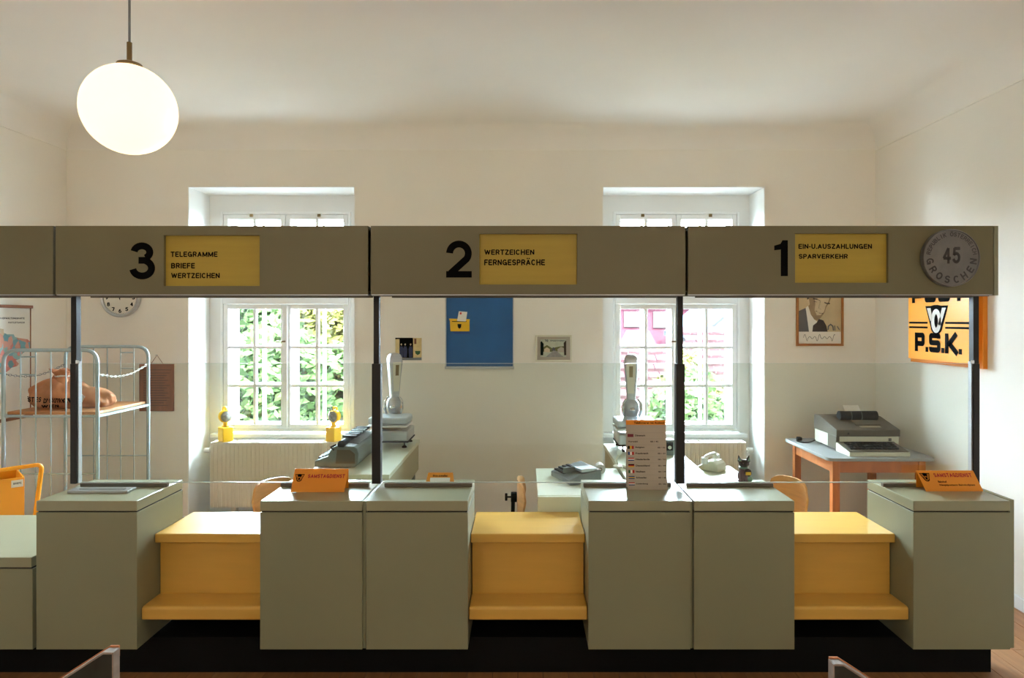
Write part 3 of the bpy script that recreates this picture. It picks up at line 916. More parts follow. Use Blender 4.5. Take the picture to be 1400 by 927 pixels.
for args, sk, lines in (((('orange tent card reading SAMSTAGDIENST on the left block, no text beneath', 400.5, 474, 643.5, 673.8, 3.235)), -.012, ()),
                        ((('orange tent card reading SAMSTAGDIENST with two black lines, on the right end block', 1257.5, 1336, 645.5, 672.2, 3.25)), .03, (('Bahnhof', .29, .42, .15, .10), ('Hauptpostamt Bahnhofplatz', .29, .25, .62, .11)))):
    t, put, quad, horn = tent_card(*args, M['ocard'], skew=sk)
    k, l = MB(), MB(); horn(k, l, .115, .61 if not lines else .68, .18, .32 if not lines else .4); k.build('horn_emblem', M['ink'], t); l.build('horn_strokes', M['ocard'], t)  # inner strokes of the emblem are print in the card colour
    r = MB(); put(r, 'SAMSTAGDIENST', .27, .60 if not lines else .68, .69 if not lines else .66, .17 if not lines else .2, .04); r.build('red_lettering', M['red'], t)
    if lines:
        k = MB()
        for txt, fx, fz, fw, fh in lines: put(k, txt, fx, fz, fw, fh, .03)
        k.build('black_lettering', M['ink'], t)
t, put, quad, horn = tent_card('tall price card, greyed as backlit, listing dialling codes beside small national flags', 856.5, 911, 575, 670, 3.28, M['greypaper'], lean=.018, skew=.006, depth=.035, name='price_card')  # grey colour stands in for the shade on the backlit card
k = MB(); quad(k, .0, 1., .93, .998); k.build('header_band', M['ocard'], t)
k = MB(); put(k, 'Telefonieren ins Ausland', .2, .945, .76, .028, .03)
rows = [('Dänemark', .775, None), ('Vorwahl', .69, '00 / 45'), ('Belgien', .605, '00 / 32'), ('Frankreich', .52, '00 / 33'), ('Niederlande', .435, '00 / 31'),
        ('Deutschland', .345, '00 / 49'), ('Italien', .26, '00 / 39'), ('Schweden', .175, '00 / 46'), ('Luxemburg', .085, '00 / 352')]
for txt, z, num in rows:
    if txt == 'Vorwahl': put(k, txt, .04, z - .01, .24, .022, .02); put(k, num, .6, z - .01, .2, .02, .02)
    else:
        put(k, txt, .22, z - .01, .03 * len(txt) + .02, .024, .03)
        if num: put(k, num, .78, z - .01, .19, .02, .02)
k.build('lettering', M['ink'], t)
ln = MB()
for q in range(10): quad(ln, .02, .98, .815 - q * .086, .8165 - q * .086)
ln.build('row_lines', M['greyp'], t)
flags = [(.775, 'h', ['flag_maroon', 'flag_maroon', 'flag_maroon']), (.605, 'v', ['ink', 'flag_yellow', 'red']), (.52, 'v', ['flag_blue', 'paper', 'red']), (.435, 'h', ['flag_blue', 'paper', 'red']),
         (.345, 'h', ['flag_yellow', 'red', 'ink']), (.26, 'v', ['flag_green', 'paper', 'red']), (.175, 'h', ['flag_blue', 'flag_yellow', 'flag_blue']), (.085, 'h', ['flag_blue', 'paper', 'red'])]
for z, d, cols in flags:
    fo = None
    for q, cn in enumerate(cols):
        b = MB()
        if d == 'v': quad(b, .03 + q * .05, .08 + q * .05, z - .02, z + .024, .0006)
        else: quad(b, .03, .18, z - .02 + q * .0147, z - .02 + (q + 1) * .0147, .0006)
        if fo is None: fo = b.build('flag', M[cn], t)
        else: b.build('stripe', M[cn], fo)
# the small orange card behind the glass
t = thing('framed_card', 'small orange bordered card standing behind the glass on the rear lip of the counter', 'card', (X(602, 3.42), 3.42, ZT))
a, b_ = X(584, 3.42), X(620, 3.42)
q = MB(); q.add([(a - .006, 3.40, ZT + .001), (b_ + .006, 3.40, ZT + .001), (b_ - .004, 3.43, ZT + .05), (a + .004, 3.43, ZT + .05), (a - .006, 3.402, ZT + .001), (b_ + .006, 3.402, ZT + .001), (b_ - .004, 3.432, ZT + .05), (a + .004, 3.432, ZT + .05)], [(0, 1, 2, 3), (7, 6, 5, 4), (0, 4, 5, 1), (3, 2, 6, 7), (0, 3, 7, 4), (1, 5, 6, 2)])
q.build('folded_card', M['ocard'], t)
def on_card(fx, fz): return (a + .004 + fx * (b_ - a - .008), 3.40 + .03 * fz - .001, ZT + .001 + .049 * fz)
MB().add([on_card(.1, .02), on_card(.9, .02), on_card(.9, .55), on_card(.1, .55)], [(0, 1, 2, 3)]).build('white_field', M['paper'], t)
vs, fs = text_mesh('Bitte anstellen', .03)
a0 = min(v.x for v in vs); a1 = max(v.x for v in vs); b0 = min(v.y for v in vs); b1 = max(v.y for v in vs)
MB().add([on_card(.2 + .6 * (v.x - a0) / (a1 - a0), .64 + .18 * (v.y - b0) / (b1 - b0)) for v in vs], fs).build('lettering', M['ink'], t)

# cat figurine
bx, by = X(1018, 3.44), 3.445
t = thing('cat_figurine', 'small dark cat money box with green ears and a yellow plate, behind the glass', 'figurine', (bx, by, ZT))
s_ = .137 / .137
body = MB()
body.ball((bx - .008, by, ZT + .030), .026, .024, .034).ball((bx - .008, by, ZT + .058), .020, .019, .026)
for s in (-1, 1):
    body.ball((bx - .008 + s * .016, by - .014, ZT + .008), .013, .014, .009)
    body.tube([(bx - .008 + s * .013, by - .012, ZT + .06), (bx - .008 + s * .014, by - .021, ZT + .03), (bx - .008 + s * .012, by - .022, ZT + .006)], [.007, .007, .008], 10)
bo = body.build('body', M['catred'], t)
rm = bo.modifiers.new('fuse', 'REMESH'); rm.mode = 'VOXEL'; rm.voxel_size = .0028; rm.use_smooth_shade = True
hd = MB(); hd.ball((bx - .004, by - .006, ZT + .094), .027, .022, .021).ball((bx - .004, by - .026, ZT + .087), .011, .008, .008)
for s in (-1, 1):
    hd.cyl((bx - .004 + s * .020, by - .004, ZT + .105), (bx - .004 + s * .027, by - .004, ZT + .136), .013, 10, .0015)
ho = hd.build('head', M['catblack'], t)
rm = ho.modifiers.new('fuse', 'REMESH'); rm.mode = 'VOXEL'; rm.voxel_size = .0026; rm.use_smooth_shade = True
for s in (-1, 1):
    MB().add([(bx - .004 + s * .014, by - .0185, ZT + .108), (bx - .004 + s * .029, by - .0165, ZT + .106), (bx - .004 + s * .0265, by - .010, ZT + .130)], [(0, 1, 2)]).build('ear_lining', M['catgreen'], ho)
    MB().ball((bx - .004 + s * .010, by - .0262, ZT + .097), .0028, .002, .0034, 10, 6).build('eye', M['catred'], ho)
MB().lathe([(.016, 0), (.022, .002), (.022, .008), (.016, .010)], (bx - .006, by - .002, ZT + .068), 24).build('collar', M['catgreen'], t)
MB().ball((bx + .016, by - .014, ZT + .017), .021, .016, .0165, 18, 10).build('tail', M['catgreen'], t)
ba = MB().ball((bx + .012, by - .010, ZT + .048), .021, .018, .022, 18, 10).build('satchel', M['catblack'], t)
MB().box(bx - .002, bx + .024, by - .0305, by - .027, ZT + .040, ZT + .055).build('yellow_plate', M['pgold'], ba, bevel=.001)

# ------------------------------------------------------------------ pendant lamps
def pendant(x, y, z, r, m, label):
    t = thing('pendant_lamp', label, 'lamp', (x, y, z - r), 'globe pendant lamps')
    MB().ball((x, y, z), r, n=48, m=32).build('globe_shade', m, t)
    MB().lathe([(0, .018), (.03, .016), (.05, .008), (.055, -.004)], (x, y, z + r - .001), 24).build('cap', M['brass'], t)
    MB().cyl((x, y, z + r + .01), (x, y, z + r + .10), .011, 12).build('stem', M['brass'], t)
    MB().cyl((x, y, z + r + .10), (x, y, ZC - .03), .005, 8).build('cord', M['greyp'], t)
    MB().lathe([(0, -.04), (.03, -.035), (.05, -.01), (.052, 0)], (x, y, ZC), 20).build('ceiling_rose', M['brass'], t)
    return t
lp = P(177, 150, 2.95)
pendant(lp.x, lp.y, lp.z, .19, M['lampglass'], 'lit white globe lamp hanging on a thin cord at the upper left')
pendant(1.3, -1.3, 2.56, .19, M['fillglass'], 'added fill globe lamp hanging to the right behind the viewer')  # this and the next are added, unseen lamps that brighten the counter fronts
pendant(-1.7, -1.3, 2.56, .19, M['fillglass'], 'added fill globe lamp hanging to the left behind the viewer')

# ------------------------------------------------------------------ things on the walls
YW = YB - .001
def framed(name, label, cat, u0, u1, v0, v1, fw, mframe, th=.016, y=YW):
    x0, x1, z1, z0 = X(u0, y), X(u1, y), Z(v0, y), Z(v1, y)
    t = thing(name, label, cat, ((x0 + x1) / 2, y, z0))
    b = MB()
    b.box(x0, x0 + fw, y - th, y, z0, z1).box(x1 - fw, x1, y - th, y, z0, z1).box(x0 + fw, x1 - fw, y - th, y, z0, z0 + fw).box(x0 + fw, x1 - fw, y - th, y, z1 - fw, z1)
    b.build('frame', mframe, t, bevel=.002)
    return t, x0 + fw, x1 - fw, z0 + fw, z1 - fw
def flat(name, pts, y, m, parent):
    b = MB(); b.prism(pts, y - .0006, y); return b.build(name, m, parent)
# portrait
t, a, b, c, d = framed('portrait', 'wood framed sepia portrait of a man in a suit, right of the window', 'picture', 1088, 1152.5, 378, 473, .019, M['framewood'])
yy = YW - .005
flat('mount', [(a, c), (b, c), (b, d), (a, d)], yy, M['paper'], t)
def q_(u, v): return (X(u, YW), Z(v, YW))
pc = Z(453.5, YW)
pr = flat('print', [(a, pc), (b, pc), (b, d), (a, d)], yy - .001, M['face_print'], t)
def pf(name, pts, k, m): return flat(name, [q_(*p) for p in pts], yy - .002 - k * .0003, m, pr)
pf('suit', [(1091, 425.5), (1101, 421), (1104, 440), (1105.5, 453.5), (1091, 453.5)], 0, M['suit'])
pf('shirt', [(1101, 421), (1104, 418), (1112, 436), (1117, 440), (1114, 453.5), (1105.5, 453.5)], 1, M['paper'])
pf('jacket_front', [(1119, 436), (1125, 438), (1129, 445), (1131, 453.5), (1110, 453.5), (1111, 445), (1116, 441)], 2, M['tie'])
pf('face', [(1104, 406), (1105, 420), (1108, 430), (1113, 437), (1117, 438), (1122, 434), (1127, 427), (1129, 420), (1133, 414), (1136, 406), (1135, 397), (1128, 391), (1114, 390), (1106, 396)], 3, M['skin_print'])
pf('face_light', [(1113, 404), (1114, 416), (1113, 424), (1116, 431), (1121, 431), (1126, 426), (1128, 419), (1132, 412), (1134, 404), (1128, 396), (1117, 396)], 4, M['skin_light'])
pf('ear', [(1103, 410), (1105.5, 409), (1106.5, 416), (1105, 418)], 4, M['skin_light'])
hb = MB()
for st, wd in (([q_(1111, 408.5), q_(1116, 409), q_(1121.5, 412)], .010), ([q_(1126.5, 413.5), q_(1130, 415), q_(1134, 415)], .010), ([q_(1121, 412), q_(1118.5, 421.5), q_(1122, 423.5)], .008), ([q_(1114.5, 425), q_(1119, 428), q_(1125, 429)], .006), ([q_(1112, 412), q_(1118, 413.5)], .005)):
    hb.ribbon(st, wd, yy - .0038, yy - .0034)
hb.build('facial_lines', M['tie'], pr)
pf('hair', [(1103, 410), (1102, 398), (1106, 389), (1120, 384), (1134, 388), (1138, 398), (1136.5, 407), (1134, 398), (1122, 395), (1108, 398), (1105, 408)], 6, M['tie'])
hb = MB(); hb.ribbon([q_(1131.5, 451), q_(1132, 446), q_(1135, 443.5), q_(1138, 446), q_(1139, 452)], .010, yy - .0028, yy - .0024); hb.ribbon([q_(1140.5, 445), q_(1141, 452)], .007, yy - .0028, yy - .0024); hb.ribbon([q_(1144, 446), q_(1147, 451)], .007, yy - .0028, yy - .0024); hb.build('hand', M['suit'], pr)
sg = MB()
pts = []
for i in range(60):
    f = i / 59
    pts.append((a + (.12 + .74 * f) * (b - a), c + (pc - c) * (.5 + .28 * math.sin(f * 40) * (1 if i < 8 or 22 < i < 32 or i > 52 else .35))))
sg.ribbon(pts, .0028, yy - .0016, yy - .001); sg.build('signature', M['ink'], t)
# poster with letter box
t, a, b, c, d = framed('poster', 'blue poster of a yellow letter box in an aluminium rail frame', 'poster', 609, 702.5, 392, 503.5, .008, M['alu'])
flat('print', [(a, c), (b, c), (b, d), (a, d)], YW - .004, M['blue'], t)
z0 = Z(503.5, YW)
MB().box(a - .012, b + .012, YW - .022, YW, z0 - .004, z0 + .016).build('bottom_rail', M['alu'], t, bevel=.003)
def q_(u, v): return (X(u, YW), Z(v, YW))
pbx = flat('letter_box_print', [q_(615, 437.5), q_(642, 437.5), q_(642, 453), q_(616, 453)], YW - .006, M['pgold'], t)
flat('letter_box_lid', [q_(614, 435.5), q_(642.5, 436.5), q_(642, 439), q_(614.5, 438)], YW - .007, M['pgold'], pbx)
flat('slot', [q_(618, 439), q_(638, 439), q_(638, 440), q_(618, 440)], YW - .0075, M['ink'], pbx)
flat('letter', [q_(625, 439), q_(627.5, 425.5), q_(639, 426.5), q_(637, 439.5)], YW - .008, M['paper'], pbx)
flat('stamp', [q_(629, 427), q_(631.5, 427.3), q_(631, 430), q_(628.6, 429.8)], YW - .0085, M['red'], pbx)
flat('emblem', [q_(625.5, 443), q_(631, 443), q_(630.5, 447.5), q_(628.3, 449.5), q_(626, 447.5)], YW - .0085, M['ink'], pbx)
flat('shadow_print', [q_(618, 453), q_(642, 453), q_(643, 456.5), q_(622, 456.5)], YW - .005, M['flag_blue'], t)
# photo print
x0, x1, z1, z0 = X(540, YW), X(577.3, YW), Z(461.5, YW), Z(493, YW)
t = thing('photo_print', 'small colour photo of uniformed people in a doorway, left of the blue poster', 'photo', ((x0 + x1) / 2, YW, z0))
MB().box(x0, x1, YW - .005, YW, z0, z1).build('print', M['paper'], t, bevel=.001)
def ph(fx, fz): return (x0 + fx * (x1 - x0), z0 + fz * (z1 - z0))
y5 = YW - .0052
fd = flat('facade', [ph(.02, .1), ph(.98, .1), ph(.98, .98), ph(.02, .98)], y5, mat('facade_print', (214, 190, 136), .6, vary=.1, scale=40), t)
flat('doorway', [ph(.17, .12), ph(.67, .12), ph(.67, .95), ph(.17, .95)], y5 - .001, M['ink'], fd)
for fx in (.24, .38, .58):
    flat('person_print', [ph(fx - .06, .14), ph(fx + .06, .14), ph(fx + .075, .5), ph(fx + .04, .62), ph(fx - .04, .62), ph(fx - .075, .5)], y5 - .0018, M['navy'], fd)
    flat('head_print', arc(*ph(fx, .70), .006, .008, 0, 330, 8), y5 - .002, M['skin_light'], fd)
flat('pavement', [ph(.02, .02), ph(.98, .02), ph(.98, .14), ph(.02, .1)], y5 - .0015, M['greyp'], fd)
flat('plant_print', [ph(.74, .42), ph(.94, .42), ph(.92, .3), ph(.84, .24), ph(.76, .3)], y5 - .0015, M['flag_green'], fd)
flat('wall_sign_print', [ph(.71, .72), ph(.79, .72), ph(.79, .95), ph(.71, .95)], y5 - .0015, M['boardwood'], fd)
flat('lintel', [ph(0.02, .93), ph(.66, .95), ph(.66, .99), ph(0.02, .99)], y5 - .002, M['ink'], fd)
# landscape print in a cream frame
t, a, b, c, d = framed('landscape_print', 'small village landscape print in a cream frame, right of the blue poster', 'picture', 732, 781.5, 458, 494.5, .014, M['cream'], .018)
flat('mount', [(a, c), (b, c), (b, d), (a, d)], YW - .006, M['greypaper'], t)
def lq(fx, fz): return (X(739, YW) + fx * (X(774, YW) - X(739, YW)), Z(488, YW) + fz * (Z(464, YW) - Z(488, YW)))
pr = flat('print', [lq(0, 0), lq(1, 0), lq(1, 1), lq(0, 1)], YW - .007, mat('landscape_sky_print', (186, 190, 168), .6, vary=.1, scale=30), t)
y6 = YW - .008
flat('hill', [lq(0, .3), lq(1, .3), lq(1, .62), lq(.75, .6), lq(.45, .5), lq(.25, .68), lq(.1, .55), lq(0, .7)], y6, mat('hill_print', (104, 104, 58), .6, vary=.3, scale=60), pr)
flat('road', [lq(.2, 0), lq(.9, 0), lq(.62, .35), lq(.5, .36)], y6 - .001, mat('road_print', (150, 146, 140), .6, vary=.15, scale=60), pr)
flat('house_print', [lq(.14, .28), lq(.36, .26), lq(.36, .45), lq(.25, .55), lq(.14, .45)], y6 - .002, M['skin_light'], pr)
flat('house_print', [lq(.66, .28), lq(.96, .26), lq(.96, .48), lq(.8, .58), lq(.66, .45)], y6 - .002, M['greypaper'], pr)
flat('house_print', [lq(.42, .36), lq(.58, .36), lq(.56, .52), lq(.48, .56)], y6 - .002, M['suit'], pr)
flat('tree_print', [lq(0, .1), lq(.1, .1), lq(.12, .75), lq(.04, .9), lq(0, .85)], y6 - .003, M['leafd'], pr)
flat('tree_print', [lq(.92, .1), lq(1, .1), lq(1, .95), lq(.9, .8)], y6 - .003, M['bark'], pr)
k = MB(); letters(k, '70', lq(.16, 0)[0], lq(0, .86)[1], .028, .018, y6 - .003, .03); letters(k, 'REPUBLIK ÖSTERREICH', lq(.38, 0)[0], lq(0, .89)[1], .12, .012, y6 - .003, .02); k.build('lettering', M['navy'], pr)
# clock
cx, cz = X(166.8, YW), Z(407, YW)
RR = 26.8 * YW / FPX
t = thing('wall_clock', 'round steel wall clock half hidden by the canopy, above the cage trolley', 'clock', (cx, YW, cz - RR))
MB().lathe([(0, .001), (RR * .98, .001), (RR, .01), (RR, .03), (RR * .95, .042), (RR * .86, .036), (RR * .84, .026)], (cx, YW, cz), 48, 'y').build('case', M['alu'], t)
dl = MB().lathe([(0, .022), (RR * .86, .022), (RR * .86, .026), (0, .026)], (cx, YW, cz), 48, 'y').build('dial', M['dial'], t)
nm = MB()
for h in range(1, 13):
    an = math.radians(90 - 30 * h)
    hx, hz = cx + math.cos(an) * RR * .68, cz + math.sin(an) * RR * .68
    w_ = RR * (.15 if h < 10 else .24)
    letters(nm, str(h), hx - w_ / 2, hz - RR * .1, w_ if h != 1 else w_ * .5, RR * .2, YW - .0275, .03)
for q in range(60):
    an = math.radians(6 * q)
    r0, r1 = RR * .81, RR * (.84)
    nm.ribbon([(cx + math.cos(an) * r0, cz + math.sin(an) * r0), (cx + math.cos(an) * r1, cz + math.sin(an) * r1)], .002, YW - .0275, YW - .0265)
nm.build('numerals', M['ink'], dl)
MB().ribbon([(cx - .002, cz - .012), (cx + .01, cz + RR * .42)], .007, YW - .030, YW - .0285).build('hour_hand', M['ink'], t)
MB().ribbon([(cx + .003, cz - .02), (cx - .03, cz + RR * .62)], .005, YW - .033, YW - .0315).build('minute_hand', M['ink'], t)
# dark notice board hung on a string
x0, x1, z1, z0 = X(191.5, YW), X(238.5, YW), Z(497.5, YW), Z(562, YW)
t = thing('notice_board', 'dark brown wooden notice board hanging by a string, left of the left window', 'board', ((x0 + x1) / 2, YW, z0))
MB().box(x0, x1, YW - .014, YW - .001, z0, z1).build('board', M['boardwood'], t, bevel=.002)
e = MB(); e.box(x0 + .02, x1 - .02, YW - .0145, YW - .0138, z1 - .05, z1 - .045)
for q in range(14): e.box(x0 + .035, x1 - .03 - (q * 37 % 5) * .012, YW - .0145, YW - .0138, z1 - .075 - q * .02, z1 - .070 - q * .02)
e.build('faded_lettering', mat('faded_dark_ink', (62, 36, 24), .6), t)
ap = (X(215, YW), YW - .004, Z(485.5, YW))
MB().tube([(X(207, YW), YW - .006, z1), ap, (X(223.5, YW), YW - .006, z1)], .0025, 6).build('string', M['boardwood'], t)
MB().cyl((ap[0], YW, ap[2]), (ap[0], YW - .02, ap[2]), .004, 8).build('nail', M['alu'], t)
# wall map on the left wall
xm = XL + .001
ya, yb2 = 5.09, 3.9
zt, zb = 1.743, .95
t = thing('wall_map', 'wall map with pink and blue districts hanging on the left wall', 'map', (xm, (ya + yb2) / 2, zb))
mm = bpy.data.materials.new('map_print'); mm.use_nodes = True
nt = mm.node_tree; bs = nt.nodes['Principled BSDF']; bs.inputs['Roughness'].default_value = .6
tc = nt.nodes.new('ShaderNodeTexCoord')
vo = nt.nodes.new('ShaderNodeTexVoronoi'); vo.inputs['Scale'].default_value = 24; vo.inputs['Randomness'].default_value = 1
ns = nt.nodes.new('ShaderNodeTexNoise'); ns.inputs['Scale'].default_value = 9; ns.inputs['Detail'].default_value = 5
mxv = nt.nodes.new('ShaderNodeMixRGB'); mxv.inputs['Fac'].default_value = .06
nt.links.new(tc.outputs['Object'], mxv.inputs[1]); nt.links.new(tc.outputs['Object'], ns.inputs['Vector']); nt.links.new(ns.outputs['Color'], mxv.inputs[2]); nt.links.new(mxv.outputs[0], vo.inputs['Vector'])
rp = nt.nodes.new('ShaderNodeValToRGB'); rp.color_ramp.interpolation = 'CONSTANT'
el = rp.color_ramp.elements
el[0].position = 0; el[0].color = (*lin((196, 120, 110)), 1)
el[1].position = .35; el[1].color = (*lin((112, 158, 168)), 1)
for p_, cc_ in ((.55, (206, 150, 132)), (.75, (140, 176, 176)), (.9, (196, 178, 150))):
    q = el.new(p_); q.color = (*lin(cc_), 1)
sp = nt.nodes.new('ShaderNodeSeparateColor'); nt.links.new(vo.outputs['Color'], sp.inputs[0]); nt.links.new(sp.outputs[0], rp.inputs['Fac'])
nt.links.new(rp.outputs[0], bs.inputs['Base Color'])
def my(fx, fz, off=0): return (xm + .004 + off, ya + (yb2 - ya) * (1 - fx), zb + (zt - zb) * fz)      # fx 1 = right edge in the view
sh = MB(); sh.box(xm, xm + .004, yb2, ya, zb, zt); so = sh.build('sheet', M['paper'], t)
rnd = random.Random(3)
out = []
for i in range(72):
    an = 2 * PI * i / 72
    r = 1 + .10 * math.sin(3 * an + 1) + .07 * math.sin(7 * an) + rnd.uniform(-.05, .05)
    out.append(my(.50 + .44 * r * math.cos(an), .60 + .27 * r * math.sin(an), .001))
b = MB(); b.add(out, [tuple(range(72))]); b.build('map_regions', mm, so)
k = MB(); rz = Matrix.Rotation(PI / 2, 4, 'Z')
# lettering runs from the near edge to the far edge, so it reads left to right for the viewer
tm = Matrix.Translation((xm + .0055, ya, 0)) @ rz
letters(k, 'ÖSTERREICH VERWALTUNGSKARTE', -.42, zt - .085, .36, .016, 0, .02, tm); letters(k, 'POSTLEITZAHLEN', -.22, zt - .115, .16, .012, 0, .02, tm)
k.build('lettering', M['ink'], so)
fr = MB(); fr.box(xm, xm + .02, yb2 - .01, ya + .01, zt - .004, zt + .018).box(xm, xm + .02, yb2 - .01, ya + .01, zb - .018, zb + .004).box(xm, xm + .008, ya - .004, ya + .006, zb, zt)
fr.build('map_rails', M['boardwood'], t, bevel=.003)
MB().tube([(xm + .01, ya - .33, zt + .018), (xm + .01, ya - .33, zt + .04)], .004, 8).build('hook', M['alu'], t)

# orange sign on the right wall
t = thing('post_sign', 'orange POST P.S.K. sign with horn emblem on the right wall', 'sign', (XR, 4.5, 1.36))
ys0, ys1 = 4.885, 4.20          # far (left in the view) and near edge of the sign face
xf = 2.765
zs0, zs1 = 1.38, 1.95
MB().box(XR - .03, XR - .001, 4.17, 4.95, zs0 - .028, zs1 + .02).build('back_board', M['ocard_d'], t, bevel=.002)
MB().box(xf, XR - .03, ys1 + .02, ys0 - .02, zs0 + .02, zs1 - .02).build('mounting_box', M['ocard_d'], t)
MB().box(xf - .012, xf, ys1, ys0, zs0, zs1).build('sign_face', M['osign'], t, bevel=.001)
SW = ys0 - ys1
tm = Matrix.Translation((xf - .0135, ys0, 0)) @ Matrix.Rotation(-PI / 2, 4, 'Z')      # local x runs towards the viewer, local -y faces into the room
def glyph(mb, ch, x, z, wd, ht, s):
    r = min(wd, ht / 2) * .42
    def rr(x0, x1, z0, z1, a0=None):
        return None
    w2, x1, z1 = s / 2, x + wd, z + ht
    A = lambda pts: mb.ribbon(pts, s, -.0012, 0)
    if ch == 'P':
        A([(x + w2, z), (x + w2, z1)]); A([(x + w2, z1 - w2), (x1 - r, z1 - w2)] + arc(x1 - r, z1 - w2 - (r - w2), r - w2, r - w2, 90, 0, 5) + arc(x1 - r, z + ht * .42 + (r - w2) - w2 + w2, r - w2, r - w2, 0, -90, 5) + [(x + w2, z + ht * .42)])
    if ch == 'S':
        zm = z + ht * .5
        A([(x1 - w2, z1 - ht * .28), (x1 - w2, z1 - r)] + arc(x1 - r, z1 - r, r - w2, r - w2, 0, 90, 5) + arc(x + r, z1 - r, r - w2, r - w2, 90, 180, 5) + arc(x + r, zm + r - w2, r - w2, r - w2, 180, 270, 5)
          + arc(x1 - r, zm - r + w2, r - w2, r - w2, 90, 0, 5) + arc(x1 - r, z + r, r - w2, r - w2, 0, -90, 5) + arc(x + r, z + r, r - w2, r - w2, 270, 180, 5) + [(x + w2, z + ht * .28)])
    if ch == 'O':
        mb.ribbon(arc(x1 - r, z1 - r, r - w2, r - w2, 0, 90, 5) + arc(x + r, z1 - r, r - w2, r - w2, 90, 180, 5) + arc(x + r, z + r, r - w2, r - w2, 180, 270, 5) + arc(x1 - r, z + r, r - w2, r - w2, 270, 360, 5), s, -.0012, 0, True)
    if ch == 'T':
        A([(x, z1 - w2), (x1, z1 - w2)]); A([((x + x1) / 2, z), ((x + x1) / 2, z1 - s)])
    if ch == 'K':
        A([(x + w2, z), (x + w2, z1)]); A([(x + s, z + ht * .42), (x1 - s * .3, z1)]); A([(x + s * 1.3, z + ht * .5), (x1, z)])
    if ch == '.':
        mb.box(x, x + wd, -.0012, 0, z, z + ht)
k = MB()
def fz(v): return zs0 + v
xx = .085
for ch, wd, g in (('P', .115, .012), ('.', .03, .01), ('S', .125, .012), ('.', .03, .008), ('K', .128, .014), ('.', .03, 0)):
    glyph(k, ch, xx, zs0 + .055, wd, .13 if ch != '.' else .034, .035); xx += wd + g
xx = .05
for ch in 'POST': glyph(k, ch, xx, zs0 + .392, .125, .115, .034); xx += .152
for z in (.215, .247):
    k.box(.015, .235, -.0012, 0, zs0 + z, zs0 + z + .013); k.box(.43, SW - .01, -.0012, 0, zs0 + z, zs0 + z + .013)
kd, kl = MB(), MB()
cxh, czh, hw, hh = .335, zs0 + .275, .25, .185
a = hw / 2
kd.prism([(cxh - a, czh + hh / 2), (cxh - a * .5, czh + hh / 2), (cxh - a * .2, czh + hh * .53), (cxh + a * .1, czh + hh * .53), (cxh + a * .4, czh + hh / 2), (cxh + a, czh + hh / 2), (cxh + a * .5, czh - hh * .3)] + arc(cxh, czh - hh * .28, a * .5, hh * .24, 0, -180, 10)[1:] , -.0012, 0)
kl.ribbon(arc(cxh - a * .02, czh - hh * .05, a * .30, hh * .34, 0, 360, 24)[:-1], a * .27, -.0024, -.0012, True)
kl.prism([(cxh + a * .5, czh + hh * .42), (cxh + a * .82, czh + hh * .42), (cxh + a * .38, czh - hh * .2), (cxh + a * .16, czh - hh * .2)], -.0024, -.0012)
kl.prism([(cxh - a * .84, czh + hh * .42), (cxh - a * .52, czh + hh * .42), (cxh - a * .38, czh + hh * .1), (cxh - a * .52, czh - hh * .06)], -.0024, -.0012)
k.xform(tm); kd.xform(tm); kl.xform(tm)
k.build('lettering', M['ink'], t); kd.build('horn_outline', M['ink'], t); kl.build('horn_emblem', M['paper'], t)

# ------------------------------------------------------------------ radiators and hazard lamps
RZ = .648
for i, (x0, x1) in enumerate(((-2.569, -1.47), (.75, 1.826))):
    t = thing('radiator', ['cream ribbed radiator under the left window', 'cream ribbed radiator under the right window'][i], 'radiator', ((x0 + x1) / 2, 5.66, .1), 'radiators under the windows')
    b = MB()
    n = int((x1 - x0) / .034)
    st = (x1 - x0) / n
    pts = []
    for q in range(n):
        xa = x0 + q * st
        pts += [(xa, 5.598), (xa + st * .62, 5.598), (xa + st * .72, 5.602), (xa + st * .9, 5.602)]
    pts += [(x1, 5.602), (x1, 5.618), (x0, 5.618)]
    b.prism(pts, .115, RZ - .012, 'z')
    b.build('front_panel', M['radi'], t)
    MB().box(x0, x1, 5.70, 5.718, .115, RZ - .012).build('rear_panel', M['radi'], t)
    g = MB(); g.box(x0, x1, 5.598, 5.612, RZ - .012, RZ).box(x0, x1, 5.706, 5.72, RZ - .012, RZ)
    k_ = 22
    for q in range(k_ + 1):
        xa = x0 + (x1 - x0 - .022) * q / k_
        g.box(xa, xa + .022, 5.612, 5.706, RZ - .008, RZ)
    g.build('top_grille', M['radi'], t)
    MB().box(x0 + .002, x0 + .008, 5.618, 5.70, .13, RZ - .012).box(x1 - .008, x1 - .002, 5.618, 5.70, .13, RZ - .012).build('side_panel', M['radi'], t)
    MB().box(x0 + .15, x0 + .19, 5.64, 5.69, .001, .115).box(x1 - .19, x1 - .15, 5.64, 5.69, .001, .115).build('foot', M['radi'], t)
    s = -1 if i == 0 else 1
    xe = x0 if i == 0 else x1
    v = MB(); v.cyl((xe, 5.66, RZ - .075), (xe + s * .03, 5.66, RZ - .075), .012, 12).cyl((xe + s * .03, 5.66, RZ - .075), (xe + s * .075, 5.66, RZ - .075), .024, 16, .02)
    v.build('valve', M['white'], t)
